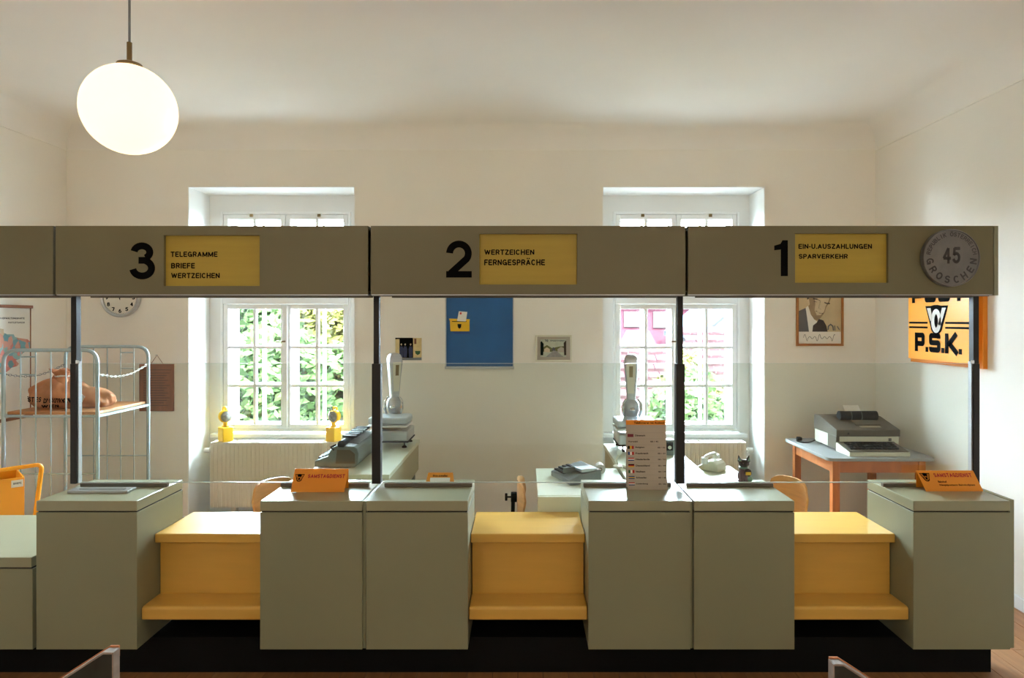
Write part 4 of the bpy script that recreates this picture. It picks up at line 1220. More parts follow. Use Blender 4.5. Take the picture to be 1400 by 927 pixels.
def hazard_lamp(x, y, rz, flip, label):
    t = thing('hazard_lamp', label, 'lamp', (0, 0, 0), 'yellow hazard lamps on the radiator')
    b = MB().box(-.045, .045, -.045, .045, 0, .118).build('battery_box', M['lampy'], t, bevel=.006)
    MB().cyl((0, 0, .118), (0, 0, .155), .018, 14).cyl((0, 0, .122), (0, 0, .13), .03, 14).build('neck', M['lampy'], t)
    h = MB(); h.lathe([(0, -.05), (.03, -.048), (.048, -.034), (.053, -.01), (.053, .008), (.046, .014), (.046, .008), (0, .008)], (0, 0, .205), 28, 'y')
    ho_ = h.build('lamp_housing', M['lampy'], t)
    l = MB(); l.lathe([(.045, .009), (.044, .014), (.03, .021), (0, .024)], (0, 0, .205), 28, 'y'); l.build('lens', M['lens'], ho_)
    hd = MB(); hd.tube(rounded([(0, .04, .235), (0, .04, .275), (0, -.002, .283), (0, -.002, .25)], .014), .009, 8); hd.build('carry_handle', M['lampy'], t)
    t.location = (x, y, RZ + .0005); t.rotation_euler = (0, 0, rz)
    return t
hazard_lamp(X(308.5, 5.66), 5.66, math.radians(50), 1, 'yellow hazard lamp at the left end of the left radiator, lens turned right')
hazard_lamp(X(456, 5.66), 5.66, math.radians(-24), -1, 'yellow hazard lamp on the left radiator nearer the typewriter, lens turned left')

# ------------------------------------------------------------------ desks behind the counter
def desk(label, x0, x1, y0, y1, z, apron=.20, side=True):
    t = thing('desk', label, 'desk', ((x0 + x1) / 2, (y0 + y1) / 2, 0), 'clerk desks behind the counter')
    MB().box(x0, x1, y0, y1, z - .028, z).build('desktop', M['desk'], t, bevel=.003)
    a = MB(); a.box(x0 + .01, x0 + .028, y0 + .03, y1 - .01, z - .028 - apron, z - .028).box(x1 - .028, x1 - .01, y0 + .03, y1 - .01, z - .028 - apron, z - .028).box(x0 + .028, x1 - .028, y1 - .03, y1 - .012, z - .028 - apron, z - .028)
    a.build('apron', M['desk_side'], t)
    if y0 < 3.7: MB().box(x0, x1, y0 - .02, y0 - .002, z - .40, z - .003).build('front_panel', M['desk'], t)
    for lx in (x0 + .03, x1 - .07):
        for ly in (y0 + .04, y1 - .08):
            MB().box(lx, lx + .04, ly, ly + .04, 0.001, z - .028 - apron).build('leg', M['greyp'], t, bevel=.002)
    return t
DZ, DZ2 = .735, .72
desk('long pale desk carrying the typewriter and the left scale', -1.30, -.797, 4.05, 5.25, DZ)
desk('pale desk in the middle bay carrying the calculator', .075, .583, 3.63, 4.29, DZ2)
desk('long pale desk carrying the right scale, behind the price card', .592, 1.088, 3.63, 5.07, DZ)
desk('pale desk carrying the white telephone', 1.095, 1.32, 3.63, 4.36, DZ2)

# pendulum scales
def scale(label, ox, oy, s, tower_rot):
    """base at the origin, s = +1 when the right side is turned to the viewer"""
    t = thing('post_scale', label, 'scale', (0, 0, 0), 'pendulum letter scales')
    b = MB(); b.box(-.14, .14, -.15, .15, .045, .125); b.build('base', M['alu'], t, bevel=.012)
    MB().box(-.142, .142, -.152, .152, .040, .050).build('base_skirt', M['black'], t)
    for sx in (-1, 1):
        for sy in (-1, 1):
            f = MB(); f.cyl((sx * .11, sy * .12, .014), (sx * .11, sy * .12, .042), .005, 8).lathe([(0, 0), (.018, 0), (.018, .008), (.008, .016), (0, .016)], (sx * .11, sy * .12, 0), 16)
            f.build('foot', M['black'], t)
    MB().lathe([(0, .125), (.07, .125), (.07, .15), (0, .15)], (0, -.03, 0), 24).build('load_column', M['brass'], t)
    MB().box(-.155, .135, -.165, .10, .150, .160).build('lower_plate', M['white'], t, bevel=.004)
    pl_ = MB(); pl_.box(-.15, .13, -.13, .12, .166, .214); pl_.build('weighing_platform', mat('pale_blue_grey_enamel', (196, 206, 214), .3) if 'pale_blue_grey_enamel' not in bpy.data.materials else bpy.data.materials['pale_blue_grey_enamel'], t, bevel=.012)
    # tower: foot knuckle, tapering column, rounded head
    tx, ty = -.01, .135
    k_ = MB(); k_.lathe([(.03, .10), (.040, .2), (.046, .225), (.058, .26), (.058, .30), (.048, .325), (.036, .335), (0, .335)], (tx, ty, 0), 24); ko = k_.build('tower_foot', M['alu'], t)
    col = MB()
    rot = Matrix.Rotation(tower_rot, 4, 'Z')
    prof = [(.30, .030, .028), (.36, .033, .031), (.50, .043, .042), (.60, .050, .050), (.635, .049, .048), (.655, .041, .038), (.667, .024, .022), (.670, .006, .006)]
    vs, fs = [], []
    nseg = 24
    for (z, rx, ry) in prof:
        for q in range(nseg):
            an = 2 * PI * q / nseg
            e = .45
            cxx = math.copysign(abs(math.cos(an)) ** e, math.cos(an)) * rx
            cyy = math.copysign(abs(math.sin(an)) ** e, math.sin(an)) * ry
            p = rot @ Vector((cxx, cyy, 0))
            vs.append((tx + p.x, ty + p.y, z))
    for i in range(len(prof) - 1):
        for q in range(nseg):
            l = (q + 1) % nseg
            fs.append((i * nseg + q, i * nseg + l, (i + 1) * nseg + l, (i + 1) * nseg + q))
    fs.append(tuple((len(prof) - 1) * nseg + q for q in range(nseg)))
    col.add(vs, fs, True)
    colo = col.build('tower', M['alu'], t)
    tb = Matrix.Translation((tx, ty, 0)) @ rot
    g = MB(); g.add([(-.022, -.0365, .38), (.022, -.0365, .38), (.034, -.0515, .60), (-.034, -.0515, .60)], [(0, 1, 2, 3)]); g.xform(tb); g.build('reading_window', M['cream'], colo)
    g = MB(); g.add([(-.012, -.047, .50), (.014, -.047, .50), (.016, -.0525, .58), (-.012, -.0525, .58)], [(0, 1, 2, 3)]); g.xform(tb); g.build('brass_label', M['brass'], colo)
    g = MB(); g.add([(s * .0355, -.006, .36), (s * .0355, .006, .36), (s * .0515, .036, .61), (s * .0515, -.036, .61)], [(0, 1, 2, 3)]); g.xform(tb); g.build('side_panel', M['greyl'], colo)
    for sd in (-1, 1):
        MB().tube([(tx + sd * .052, ty - .035, .215), (tx + sd * .066, ty - .045, .255), (tx + sd * .062, ty - .042, .31), (tx + sd * .042, ty - .03, .34)], [.008, .011, .011, .007], 10).build('tower_bracket', M['chrome'], ko)
    g = MB(); g.ball((tx, ty - .056, .262), .022, .016, .022, 16, 10); g.build('level_knob', M['chrome'], ko)
    t.location = (ox, oy, DZ + .0003)
    return t
scale('silver pendulum letter scale behind the left inner post, in front of the photo', -.968, 5.03, 1, math.radians(34))
scale('silver pendulum letter scale behind the price card, in front of the right window', .80, 4.88, -1, math.radians(-12))

# typewriter
tx0, ty0, ty1 = X(430, 4.22), 4.22, 4.78
t = thing('typewriter', 'grey electric typewriter with black keys on the left desk', 'typewriter', (tx0 + .13, ty0, DZ))
prof = [(0, 0), (.25, 0), (.268, .03), (.272, .085), (.262, .115), (.245, .128), (.15, .136), (.115, .126), (.095, .10), (.085, .07), (.0, .038)]
MB().prism([(tx0 + a, DZ + .006 + b) for a, b in prof], ty0, ty1).build('body', M['greyl'], t, bevel=.006)
MB().prism([(tx0 + .1, DZ + .1), (tx0 + .17, DZ + .145), (tx0 + .25, DZ + .137), (tx0 + .245, DZ + .1)], ty0 + .10, ty1 + .004).build('carriage_cover', M['greyp'], t, bevel=.004)
for q in range(4):
    for y in range(10):
        b = MB(); kx = tx0 + .006 + q * .0205; ky = ty0 + .06 + y * .046 + (q % 2) * .012
        kz = DZ + .006 + .038 + (.032 * (q * .0205 + .006) / .085)
        b.box(kx, kx + .015, ky, ky + .03, kz - .002, kz + .012)
        b.build('key', M['keyb'], t)
b = MB(); b.cyl((tx0 + .165, ty0 + .02, DZ + .148), (tx0 + .165, ty1 - .02, DZ + .148), .021, 16); b.build('platen', M['keyb'], t)
for y in (ty0 + .0, ty1 - .02):
    MB().cyl((tx0 + .165, y, DZ + .148), (tx0 + .165, y + .022, DZ + .148), .024, 16).build('platen_knob', M['keyb'], t)
b = MB()
for q in range(6):
    y = ty0 + .14 + q * .07
    b.box(tx0 + .135, tx0 + .225, y, y + .035, DZ + .166, DZ + .180)
b.build('paper_guides', M['keyb'], t)
MB().tube([(tx0 + .12, ty0 - .004, DZ + .115), (tx0 + .105, ty0 - .02, DZ + .135), (tx0 + .14, ty0 - .02, DZ + .15)], .006, 8).build('release_lever', M['black'], t)
MB().prism([(tx0 + .13, DZ + .03), (tx0 + .25, DZ + .03), (tx0 + .25, DZ + .09), (tx0 + .22, DZ + .115), (tx0 + .14, DZ + .115)], ty0 - .003, ty0).build('end_cover', M['greyd'], t)

# calculator, paper roll, cord, small meter box
def rot_root(t, x, y, z, rz): t.location = (x, y, z); t.rotation_euler = (0, 0, rz)
t = thing('calculator', 'grey printing calculator with black keys on the middle desk', 'calculator')
MB().prism([(-.10, 0), (.10, 0), (.10, .075), (-.04, .052), (-.10, .03)], -.13, .13, 'x').build('body', M['greyp'], t, bevel=.004)
rows_ = []
for r in range(4):
    for c in range(6):
        yk = -.085 + r * .025; zk = .033 + (yk + .10) / .06 * .022 if yk < -.04 else .052 + (yk + .04) * .164
        MB().box(-.115 + c * .022, -.099 + c * .022, yk, yk + .017, zk, zk + .010).build('key', M['keyb'], t)
MB().box(.03, .12, -.02, .08, .062, .082).build('printer_cover', M['alu'], t, bevel=.004)
MB().box(.015, .027, -.09, .05, .045, .078).build('divider', M['greyl'], t, bevel=.002)
rot_root(t, X(787, 4.0), 4.0, DZ2 + .0005, math.radians(-68))
t = thing('paper_roll', 'white paper roll lying beside the grey calculator', 'paper roll', (X(820.5, 4.14), 4.14, DZ2))
px, pz = X(820.5, 4.14), DZ2 + .030
b = MB(); b.lathe([(.009, 0), (.0295, 0), (.0295, -.075), (.009, -.075), (.009, 0)], (px, 4.12, pz), 28, 'y'); b.build('paper', M['paper'], t)
MB().lathe([(.004, .001), (.011, .001), (.011, -.07), (.004, -.07)], (px, 4.12, pz), 20, 'y').build('core', M['paperroll'], t)
t = thing('desk_microphone', 'cream stalk microphone with coiled cord behind the middle desk', 'microphone', (X(846, 4.2), 4.22, DZ))
mx_, my_ = X(846, 4.2), 4.24
MB().lathe([(0, 0), (.03, 0), (.03, .012), (.01, .02), (0, .02)], (mx_, my_, DZ), 20).build('foot', M['cream'], t)
MB().tube([(mx_, my_, DZ + .018), (mx_ - .01, my_, DZ + .05), (mx_ + .006, my_ - .004, DZ + .085)], .006, 8).build('stalk', M['cream'], t)
MB().ball((mx_ + .008, my_ - .006, DZ + .098), .018, .016, .02, 16, 10).build('capsule', M['white'], t)
pts = []
for i in range(90):
    f = i / 89
    an = f * 2 * PI * 11
    pts.append((mx_ + .028 + .045 * f, my_ - .02 - .10 * f + .009 * math.cos(an), DZ + .0125 + .009 * math.sin(an)))
MB().tube(pts, .0028, 6).build('coiled_cord', M['cream'], t)
t = thing('meter_box', 'small grey box with a round dial, seen right of the price card', 'box', (X(914, 4.62), 4.64, DZ))
MB().box(X(902, 4.62), X(922, 4.62), 4.62, 4.70, DZ + .0005, DZ + .105).build('case', M['greyl'], t, bevel=.004)
MB().box(X(911, 4.62), X(920, 4.62), 4.616, 4.62, DZ + .035, DZ + .09).build('dial_plate', M['black'], t)
MB().lathe([(0, .004), (.012, .004), (.012, .0)], (X(915.5, 4.62), 4.616, DZ + .055), 16, 'y').build('knob', M['cream'], t)

# telephone
t = thing('telephone', 'white dial telephone with its handset on the cradle, on the right desk', 'telephone')
MB().prism([(-.10, 0), (.10, 0), (.10, .018), (.02, .075), (-.05, .085), (-.085, .06), (-.10, .02)], -.085, .085, 'x').build('body', M['cream'], t, bevel=.012)
hs_ = MB(); hs_.tube(rounded([(-.10, .01, .085), (-.08, .01, .118), (.08, .01, .118), (.10, .01, .085)], .04), [.02] * 3 + [.016] * 2 + [.014] * (len(rounded([(-.10, .01, .085), (-.08, .01, .118), (.08, .01, .118), (.10, .01, .085)], .04)) - 10) + [.016] * 2 + [.02] * 3, 12)
for s in (-1, 1): hs_.cyl((s * .102, .01, .108), (s * .106, .01, .062), .026, 18, .03)
hs_.build('handset', M['white'], t)
dd = MB(); dd.lathe([(.0, .004), (.038, .004), (.042, 0)], (0, 0, 0), 24); dd.xform(Matrix.Translation((0, -.05, .047)) @ Matrix.Rotation(math.radians(-35), 4, 'X').inverted()); dd.build('dial', M['alu'], t)
rot_root(t, X(962, 4.12), 4.12, DZ2 + .0005, math.radians(48))
t.location.x = 1.170; t.location.y = 4.25; t.scale = (.72, .72, .78)

# chairs
def chair():
    t = thing('clerk_chair', '', 'chair', (0, 0, 0), 'plywood clerk chairs')
    def curved(wd, h0, h1, r, th, x, n=14):
        b = MB(); vs, fs = [], []
        for i in range(n + 1):
            u = -1 + 2 * i / n
            a = u * (wd / 2) / r
            k = (1 - abs(u) ** 3.2) ** .4
            zc = (h0 + h1) / 2; hh = (h1 - h0) / 2 * max(.06, k)
            for (rr, zz) in ((r, zc - hh), (r, zc + hh), (r + th, zc + hh), (r + th, zc - hh)):
                vs.append((x + r - rr * math.cos(a), rr * math.sin(a), zz))
        for i in range(n):
            for k in range(4):
                l = (k + 1) % 4
                fs.append((i * 4 + k, i * 4 + l, (i + 1) * 4 + l, (i + 1) * 4 + k))
        fs += [(0, 1, 2, 3), tuple(n * 4 + k for k in (3, 2, 1, 0))]
        b.add(vs, fs, True); return b
    curved(.31, .555, .748, .30, .013, -.21).build('backrest', M['ply'], t, sharp=50)
    st = MB(); st.prism([(.20 * math.copysign(abs(math.cos(q * PI / 16)) ** .6, math.cos(q * PI / 16)), .20 * math.copysign(abs(math.sin(q * PI / 16)) ** .6, math.sin(q * PI / 16))) for q in range(32)], .432, .448, 'z')
    st.build('seat', M['ply'], t, bevel=.004)
    MB().tube(rounded([(-.05, 0, .42), (-.25, 0, .42), (-.245, 0, .64)], .05), .011, 8).build('back_bracket', M['black'], t)
    MB().box(-.258, -.224, -.022, .022, .615, .665).build('clamp', M['black'], t, bevel=.004)
    k = MB(); k.cyl((-.258, 0, .64), (-.278, 0, .64), .005, 8); k.lathe([(0, 0), (.02, 0), (.022, .006), (.02, .014), (0, .014)], (-.292, 0, .64), 16, 'x'); k.build('clamp_knob', M['black'], t)
    MB().cyl((0, 0, .05), (0, 0, .43), .02, 14).build('column', M['black'], t)
    for q in range(4):
        a = PI / 4 + q * PI / 2
        b = MB(); b.tube([(0, 0, .085), (.12 * math.cos(a), .12 * math.sin(a), .07), (.24 * math.cos(a), .24 * math.sin(a), .03)], [.016, .014, .011], 8)
        b.ball((.24 * math.cos(a), .24 * math.sin(a), .017), .017, .017, .017, 12, 8)
        b.build('leg', M['black'], t)
    return t
ch = chair()
for i, (x, y, a, lab) in enumerate(((-1.254, 3.775, -32, 'plywood clerk chair behind the counter block with the left orange card'),
                                    (.185, 3.90, 0, 'plywood clerk chair seen edge-on at the middle desk'),
                                    (1.345, 3.84, -157, 'plywood clerk chair beside the desk with the white telephone'))):
    o = ch if i == 0 else copy_tree(ch)
    o.location = (x, y, .001); o.rotation_euler = (0, 0, math.radians(a)); o['label'] = lab

# ------------------------------------------------------------------ table with printing machine
TZ = .72
tx0, tx1, ty0, ty1 = 2.055, 2.79, 4.60, 5.40
t = thing('machine_table', 'orange-brown wooden table with grey top in the right rear corner', 'table', ((tx0 + tx1) / 2, 5, 0))
tp = MB()
cr = .05
out = []
for (cx_, cy_, a0) in ((tx1 - cr, ty1 - cr, 0), (tx0 + cr, ty1 - cr, 90), (tx0 + cr, ty0 + cr, 180), (tx1 - cr, ty0 + cr, 270)):
    out += arc(cx_, cy_, cr, cr, a0, a0 + 90, 5)
tp.prism(out, TZ - .022, TZ, 'z'); tp.build('tabletop', M['tabletop'], t, bevel=.003)
e = MB(); lx0, lx1, ly0, ly1 = tx0 + .05, tx1 - .05, ty0 + .05, ty1 - .05
e.box(lx0 + .045, lx1 - .045, ly0 + .008, ly0 + .028, TZ - .11, TZ - .022).box(lx0 + .045, lx1 - .045, ly1 - .028, ly1 - .008, TZ - .11, TZ - .022).box(lx0 + .008, lx0 + .028, ly0 + .045, ly1 - .045, TZ - .11, TZ - .022).box(lx1 - .028, lx1 - .008, ly0 + .045, ly1 - .045, TZ - .11, TZ - .022)
e.build('apron', M['wood'], t)
for lx in (lx0, lx1 - .05):
    for ly in (ly0, ly1 - .05):
        MB().box(lx, lx + .05, ly, ly + .05, .001, TZ - .022).build('leg', M['wood'], t, bevel=.004)
mx0, mx1, my0, my1 = 2.225, 2.672, 4.86, 5.22
t = thing('printing_machine', 'taupe and white booking machine with keyboard on the corner table', 'machine', ((mx0 + mx1) / 2, 5.0, TZ))
zb = TZ + .0005
MB().box(mx0, mx1, my0, my1, zb + .012, zb + .110).build('lower_case', M['cream'], t, bevel=.004)
MB().prism([(my0 - .012, zb + .104), (my0 - .012, zb + .152), (my0 + .26, zb + .212), (my1 + .006, zb + .212), (my1 + .006, zb + .104)], mx0 - .004, mx1 + .004, 'x').build('upper_case', M['greyd'], t, bevel=.005)
MB().box(mx0 - .003, mx0, my0 - .002, my0 + .13, zb + .012, zb + .104).box(mx0 - .003, mx0 + .02, my0 - .006, my0 - .001, zb + .01, zb + .104).build('side_door', M['greyd'], t)
cyl_ = MB(); cyl_.cyl((mx0 + .11, my0 + .20, zb + .222), (mx1 - .06, my0 + .20, zb + .222), .036, 20)
ro = cyl_.build('roller_cover', M['keyb'], t)
for q in (.19, .265):
    MB().cyl((mx0 + q, my0 + .2, zb + .222), (mx0 + q + .004, my0 + .2, zb + .222), .038, 20).build('ring', M['greyl'], ro)
MB().prism([(my0 + .19, zb + .25), (my0 + .193, zb + .25), (my0 + .235, zb + .296), (my0 + .232, zb + .296)], mx0 + .155, mx0 + .27, 'x').build('paper_slip', M['paper'], t)
sl = (.060 / .272)
MB().prism([(my0 + .06, zb + .152 + .072 * sl + .001), (my0 + .06, zb + .152 + .072 * sl + .012), (my0 + .15, zb + .152 + .162 * sl + .012), (my0 + .15, zb + .152 + .162 * sl + .001)], mx0 + .17, mx1 - .10, 'x').build('paper_table', M['greyd'], t, bevel=.002)
MB().prism([(my0 + .03, zb + .152 + .042 * sl + .001), (my0 + .03, zb + .152 + .042 * sl + .003), (my0 + .058, zb + .152 + .07 * sl + .003), (my0 + .058, zb + .152 + .07 * sl + .001)], mx0 + .19, mx1 - .11, 'x').build('label_strip', M['greypaper'], t)
MB().box(mx1 - .075, mx1 - .055, my0 - .003, my0, zb + .07, zb + .09).build('maker_badge', M['greyd'], t)
MB().cyl((mx0 + .08, my0 - .014, zb + .125), (mx0 + .08, my0 - .011, zb + .125), .008, 10).build('lock', M['keyb'], t)
for sx in (mx0 + .03, mx1 - .06):
    for sy in (my0 + .03, my1 - .06):
        MB().cyl((sx, sy, zb), (sx, sy, zb + .012), .014, 12).build('foot', M['black'], t)
kb0, kb1 = X(1161, 4.66), X(1244, 4.66)
ko = MB().prism([(4.655, zb), (4.86, zb), (4.86, zb + .062), (4.655, zb + .026)], kb0, kb1, 'x').build('keyboard_case', M['cream'], t, bevel=.003)
MB().prism([(4.662, zb + .0285), (4.662, zb + .033), (4.855, zb + .067), (4.855, zb + .062)], kb0 + .006, kb1 - .006, 'x').build('keyboard_panel', M['greyd'], ko)
for r in range(4):
    for c in range(13):
        kx, ky = kb0 + .03 + c * .026 + r * .004, 4.70 + r * .036
        kz = zb + .033 + (ky - 4.662) * .176
        MB().box(kx, kx + .019, ky, ky + .024, kz, kz + .012).build('key', M['keyb'] if c > 3 or r > 1 else M['black'], ko)
t = thing('power_cord', 'black cord with a plug lying at the left rear corner of the table', 'cord', (2.14, 5.25, TZ))
MB().tube(rounded([(2.215, 5.19, TZ + .02), (2.17, 5.17, TZ + .006), (2.11, 5.16, TZ + .006), (2.09, 5.24, TZ + .006), (2.13, 5.28, TZ + .006)], .03), .005, 8).build('cable', M['keyb'], t)
MB().box(2.115, 2.15, 5.265, 5.305, TZ + .0005, TZ + .028).build('plug', M['keyb'], t, bevel=.006)

# ------------------------------------------------------------------ left corner: cage trolley, sack, hand cart
cx0, cx1, cy0, cy1 = -3.49, -2.86, 4.58, 5.20
ZTOP = 1.45
t = thing('cage_trolley', 'grey-blue tubular cage trolley with a wooden shelf in the left corner', 'trolley', ((cx0 + cx1) / 2, 4.9, 0))
for y in (cy0, cy1):
    fr = MB(); fr.tube(rounded([(cx0, y, .13), (cx0, y, ZTOP), (cx1, y, ZTOP), (cx1, y, .13)], .09, 7), .0125, 10)
    fo = fr.build('end_frame', M['cage'], t)
    for q in range(1, 6):
        xw = cx0 + .013 + (cx1 - cx0) * q / 6.2
        MB().cyl((xw, y, .2), (xw, y, ZTOP - .004), .0045, 6).build('wire', M['cage'], fo)
    for z in (.2, .62):
        MB().cyl((cx0, y, z), (cx1, y, z), .005, 6).build('wire', M['cage'], fo)
    xa = cx0 + .013 + (cx1 - cx0) * (1 if y == cy0 else 4) / 6.2; xb = cx0 + .013 + (cx1 - cx0) * (2 if y == cy0 else 5) / 6.2
    for z in (ZTOP - .045, ZTOP - .165):
        MB().cyl((xa, y, z), (xb, y, z), .005, 6).build('label_bar', M['cage'], fo)
# shelf with tube frame
MB().box(cx0 + .014, cx1 - .014, cy0 + .014, cy1 - .014, 1.015, 1.035).build('wooden_shelf', M['shelfwood'], t, bevel=.003)
MB().box(cx0 - .008, cx0 + .012, cy0, cy1, .995, 1.020).build('shelf_bar', M['cage'], t)
MB().box(cx1 - .012, cx1 + .008, cy0, cy1, .998, 1.014).build('shelf_bar', M['cage'], t)
MB().cyl((cx0, cy0, 1.005), (cx1, cy0, 1.005), .008, 8).build('shelf_bar', M['cage'], t)
MB().cyl((cx0, cy1, 1.005), (cx1, cy1, 1.005), .008, 8).build('shelf_bar', M['cage'], t)
MB().box(cx0, cx1, cy0, cy1, .115, .145).build('bottom_deck', M['cage'], t)
for x in (cx0 + .05, cx1 - .05):
    for y in (cy0 + .05, cy1 - .05):
        b = MB(); b.cyl((x - .015, y, .055), (x + .015, y, .055), .054, 20); b.build('wheel', M['black'], t)
        MB().box(x - .022, x + .022, y - .012, y + .012, .055, .115).build('fork', M['alu'], t)
# safety chains on both sides
for x, nm in ((cx1, 'a'), (cx0, 'b')):
    ch_ = MB()
    n = 26
    for q in range(n):
        f0 = (q + .5) / n
        p = Vector((x, cy0 + (cy1 - cy0) * f0, ZTOP - .16 - .05 * math.sin(PI * f0) + .03 * f0))
        ring = []
        for k in range(8):
            an = 2 * PI * k / 8
            dy, dd_ = .014 * math.cos(an), .006 * math.sin(an)
            ring.append(p + (Vector((dd_, dy, 0)) if q % 2 else Vector((0, dy, dd_))))
        ch_.tube(ring, .0025, 5, closed=True)
    ch_.build('safety_chain', M['white'] if nm == 'a' else M['greyp'], t)
# sack
sx, sy, sz = X(88, 4.85), 4.86, 1.0355
t = thing('mail_sack', 'brown canvas mail sack lettered POSTES D\'AUTRICHE lying on the cage shelf', 'sack', (sx, sy, sz))
rnd = random.Random(5)
def sackf(x, y, z):
    an = math.atan2(y, x)
    k = 1 + .07 * math.sin(5 * an + 4 * z) + .055 * math.sin(11 * an - 5 * z) + .05 * math.sin(9 * z + 4 * x)
    zz = max(z, -.55)
    sq = 1 if z > -.55 else 1.04
    return (x * k * sq, y * k * sq, zz)
b = MB()
b.ball((sx - .03, sy, sz + .075), .205, .15, .137, 40, 24, sackf)
b.ball((sx + .17, sy + .02, sz + .050), .16, .12, .09, 30, 16, sackf)
so = b.build('sack_body', M['leather'], t, sharp=180)
rm = so.modifiers.new('fuse', 'REMESH'); rm.mode = 'VOXEL'; rm.voxel_size = .009; rm.use_smooth_shade = True
sm = so.modifiers.new('soften', 'SMOOTH'); sm.iterations = 6
nk = MB(); nk.lathe([(.085, -.02), (.06, .02), (.045, .045), (.055, .065), (.075, .085), (.06, .09), (.03, .08), (0, .075)], (sx - .0, sy - .02, sz + .175), 20)
for i, v in enumerate(nk.v):
    an = math.atan2(v.y - sy + .02, v.x - sx); nk.v[i] = Vector((sx + (v.x - sx) * (1 + .18 * math.sin(6 * an)) * 1.1, v.y, v.z + .012 * math.sin(4 * an)))
nk.build('gathered_neck', M['leather'], so, sharp=180)
MB().lathe([(.046, -.008), (.053, -.004), (.053, .004), (.046, .008)], (sx - .0, sy - .02, sz + .222), 18).build('tie_cord', M['paper'], so)
MB().ribbon([(sx + .12, sz + .08), (sx + .16, sz + .115), (sx + .2, sz + .08), (sx + .17, sz + .03)], .018, sy - .115, sy - .108).build('pale_strap', M['greypaper'], so)
mwx = wloc(so)
bv = BVHTree.FromPolygons([v.co.copy() for v in so.data.vertices], [tuple(p.vertices) for p in so.data.polygons])
lt = MB()
for txt, x0_, z0_, wd, ht in (("POSTES", sx - .215, sz + .050, .145, .034), ("D'AUTRICHE", sx - .05, sz + .042, .20, .034), ('WIEN', sx - .06, sz + .010, .10, .022)):
    vs, fs = text_mesh(txt, .03)
    a0 = min(v.x for v in vs); a1 = max(v.x for v in vs); b0 = min(v.y for v in vs); b1 = max(v.y for v in vs)
    for f in fs:
        pts, ok = [], True
        for i in f:
            v = vs[i]
            lx = x0_ + (v.x - a0) / (a1 - a0) * wd; lz = z0_ + (v.y - b0) / (b1 - b0) * ht
            hit = bv.ray_cast(Vector((lx, sy - 1, lz)) - mwx, Vector((0, 1, 0)))
            if hit[0] is None: ok = False; break
            pts.append(hit[0] + mwx + Vector((0, -.007, 0)))
        if ok: lt.add(pts, [tuple(range(len(pts)))])
if lt.v: lt.build('lettering', M['ink'], so)

# orange hand cart with a box of papers
hx1, hy = 0.0, 0.0
t = thing('hand_cart', 'orange hand cart with tube handle and open box, at the far left', 'cart', (0, 0, 0))
bz0, bz1 = .30, Z(653, 4.15)
b = MB(); b.box(hx1 - .55, hx1, hy, hy + .008, bz0, bz1).box(hx1 - .55, hx1, hy + .302, hy + .31, bz0, bz1).box(hx1 - .008, hx1, hy + .008, hy + .302, bz0, bz1).box(hx1 - .55, hx1 - .542, hy + .008, hy + .302, bz0, bz1).box(hx1 - .542, hx1 - .008, hy + .008, hy + .302, bz0, bz0 + .01)
bo = b.build('box', M['orange'], t)
MB().box(hx1 - .065, hx1 - .006, hy - .0015, hy, bz1 - .055, bz1 - .012).build('label', M['paper'], bo)
k = MB(); letters(k, 'BRIEFE', hx1 - .055, bz1 - .038, .04, .012, hy - .002, .02); k.build('lettering', M['ink'], bo)
hz = .765
hm = MB()
hm.tube(rounded([(hx1 - .50, hy + .33, .12), (hx1 + .035, hy - .03, .32), (hx1 + .085, hy - .03, hz), (hx1 - .30, hy - .03, hz - .012), (hx1 - .55, hy - .03, hz - .02)], .035), .0125, 10)
hm.build('tube_handle', M['orange'], t)
MB().box(hx1 - .55, hx1 + .0, hy + .02, hy + .29, .12, .14).build('axle_frame', M['orange'], t)
MB().box(hx1 - .45, hx1 - .42, hy + .12, hy + .19, .14, bz0).box(hx1 - .1, hx1 - .07, hy + .12, hy + .19, .14, bz0).build('upright', M['orange'], t)
for x in (hx1 - .48, hx1 - .07):
    for y in (hy + .03, hy + .28):
        MB().cyl((x, y - .014, .062), (x, y + .014, .062), .06, 20).build('wheel', M['black'], t)
        MB().cyl((x, y - .016, .062), (x, y + .016, .062), .02, 12).box(x - .008, x + .008, y - .02, y + .02, .062, .12).build('wheel_hub', M['alu'], t)
t.location = (X(33.5, 4.16), 4.16, .001); t.rotation_euler = (0, 0, math.radians(43))
cart = t
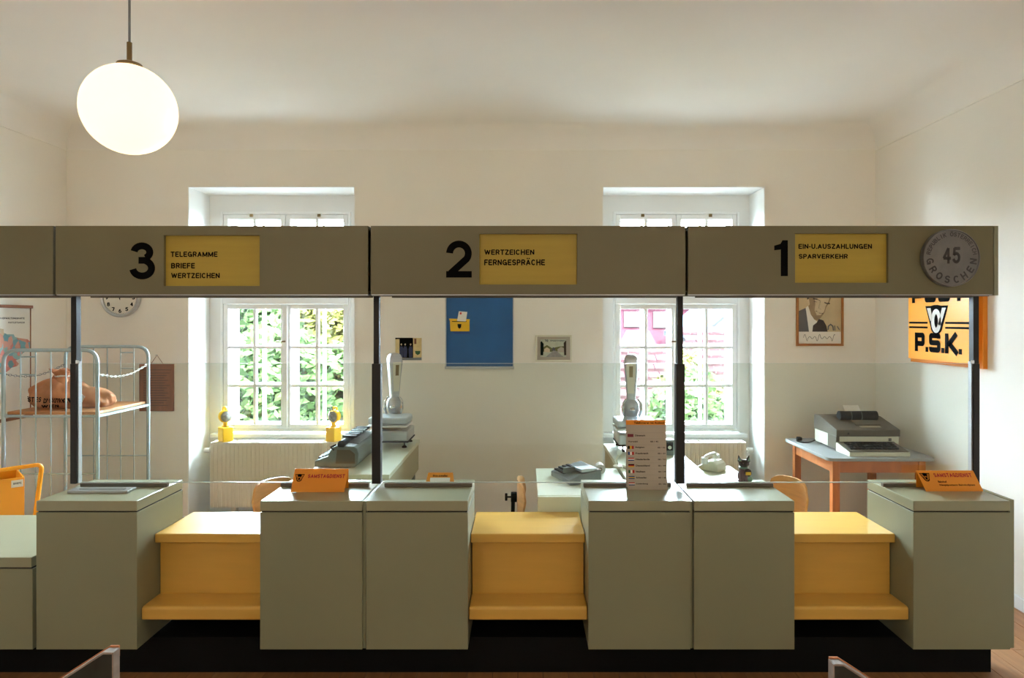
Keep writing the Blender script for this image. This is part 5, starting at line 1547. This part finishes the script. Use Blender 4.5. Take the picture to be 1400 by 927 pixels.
t = thing('paper_parcel', 'crumpled white and brown paper parcel sticking out of the orange cart box', 'parcel', (0, 0, 0))
def crum(x, y, z):
    k = 1 + .12 * math.sin(6 * x + 4 * y) + .1 * math.sin(8 * z - 3 * x)
    e = .6
    return tuple(math.copysign(abs(q) ** e, q) * k for q in (x, y, z))
MB().ball((hx1 - .19, hy + .15, bz0 + .205), .12, .09, .185, 18, 12, crum).build('paper_bag', M['paper'], t, sharp=20)
MB().box(hx1 - .5, hx1 - .335, hy + .05, hy + .2, bz0 + .0105, bz1 + .03).build('brown_envelope', M['leather'], t, bevel=.004)
t.location = cart.location; t.rotation_euler = cart.rotation_euler

# ------------------------------------------------------------------ the two slanted stands in the foreground
def stand(label, s, u, v):
    Y = 2.0
    p = P(u, v, Y)
    t = thing('slanted_stand', label, 'stand', (p.x - s * .16, Y, 0), 'slanted stands in front of the counter')
    # a dark board with a pale worn top edge that rises towards its inner corner
    L, drop, th = .34, .205, .032
    x0, z0 = p.x, p.z
    xc, xe, ze = p.x - s * .026, p.x - s * L, p.z - drop
    zl = .02
    MB().prism([(x0, z0 - .004), (xc, z0 - .004), (xe, ze), (xe, zl), (x0, zl)], Y, Y + th).build('dark_panel', M['marble'], t)
    MB().prism([(x0, z0), (xc, z0), (xe, ze + .004), (xe, ze - .004), (xc, z0 - .006), (x0, z0 - .006)], Y - .001, Y + th + .001).build('pale_edge', M['ash'], t, bevel=.001)
    MB().prism([(x0, z0 + .003), (xc, z0 + .003), (xe, ze + .007), (xe, ze - .03), (x0, z0 - .03)], Y + th + .001, Y + th + .008).build('wooden_back', M['wood'], t)
    MB().box(x0, x0 + s * .004, Y, Y + th, zl, z0 - .001).build('side_edge', M['ash'], t)
    MB().box(x0 - s * .02, x0 - s * .32, Y - .06, Y + .12, .001, .02).build('foot_plate', M['black'], t, bevel=.003)
stand('slanted wooden board stand with dark face at the bottom left, its tip just in view', 1, 153, 892)
stand('slanted wooden board stand with dark face at the bottom right, its tip just in view', -1, 1141, 908)
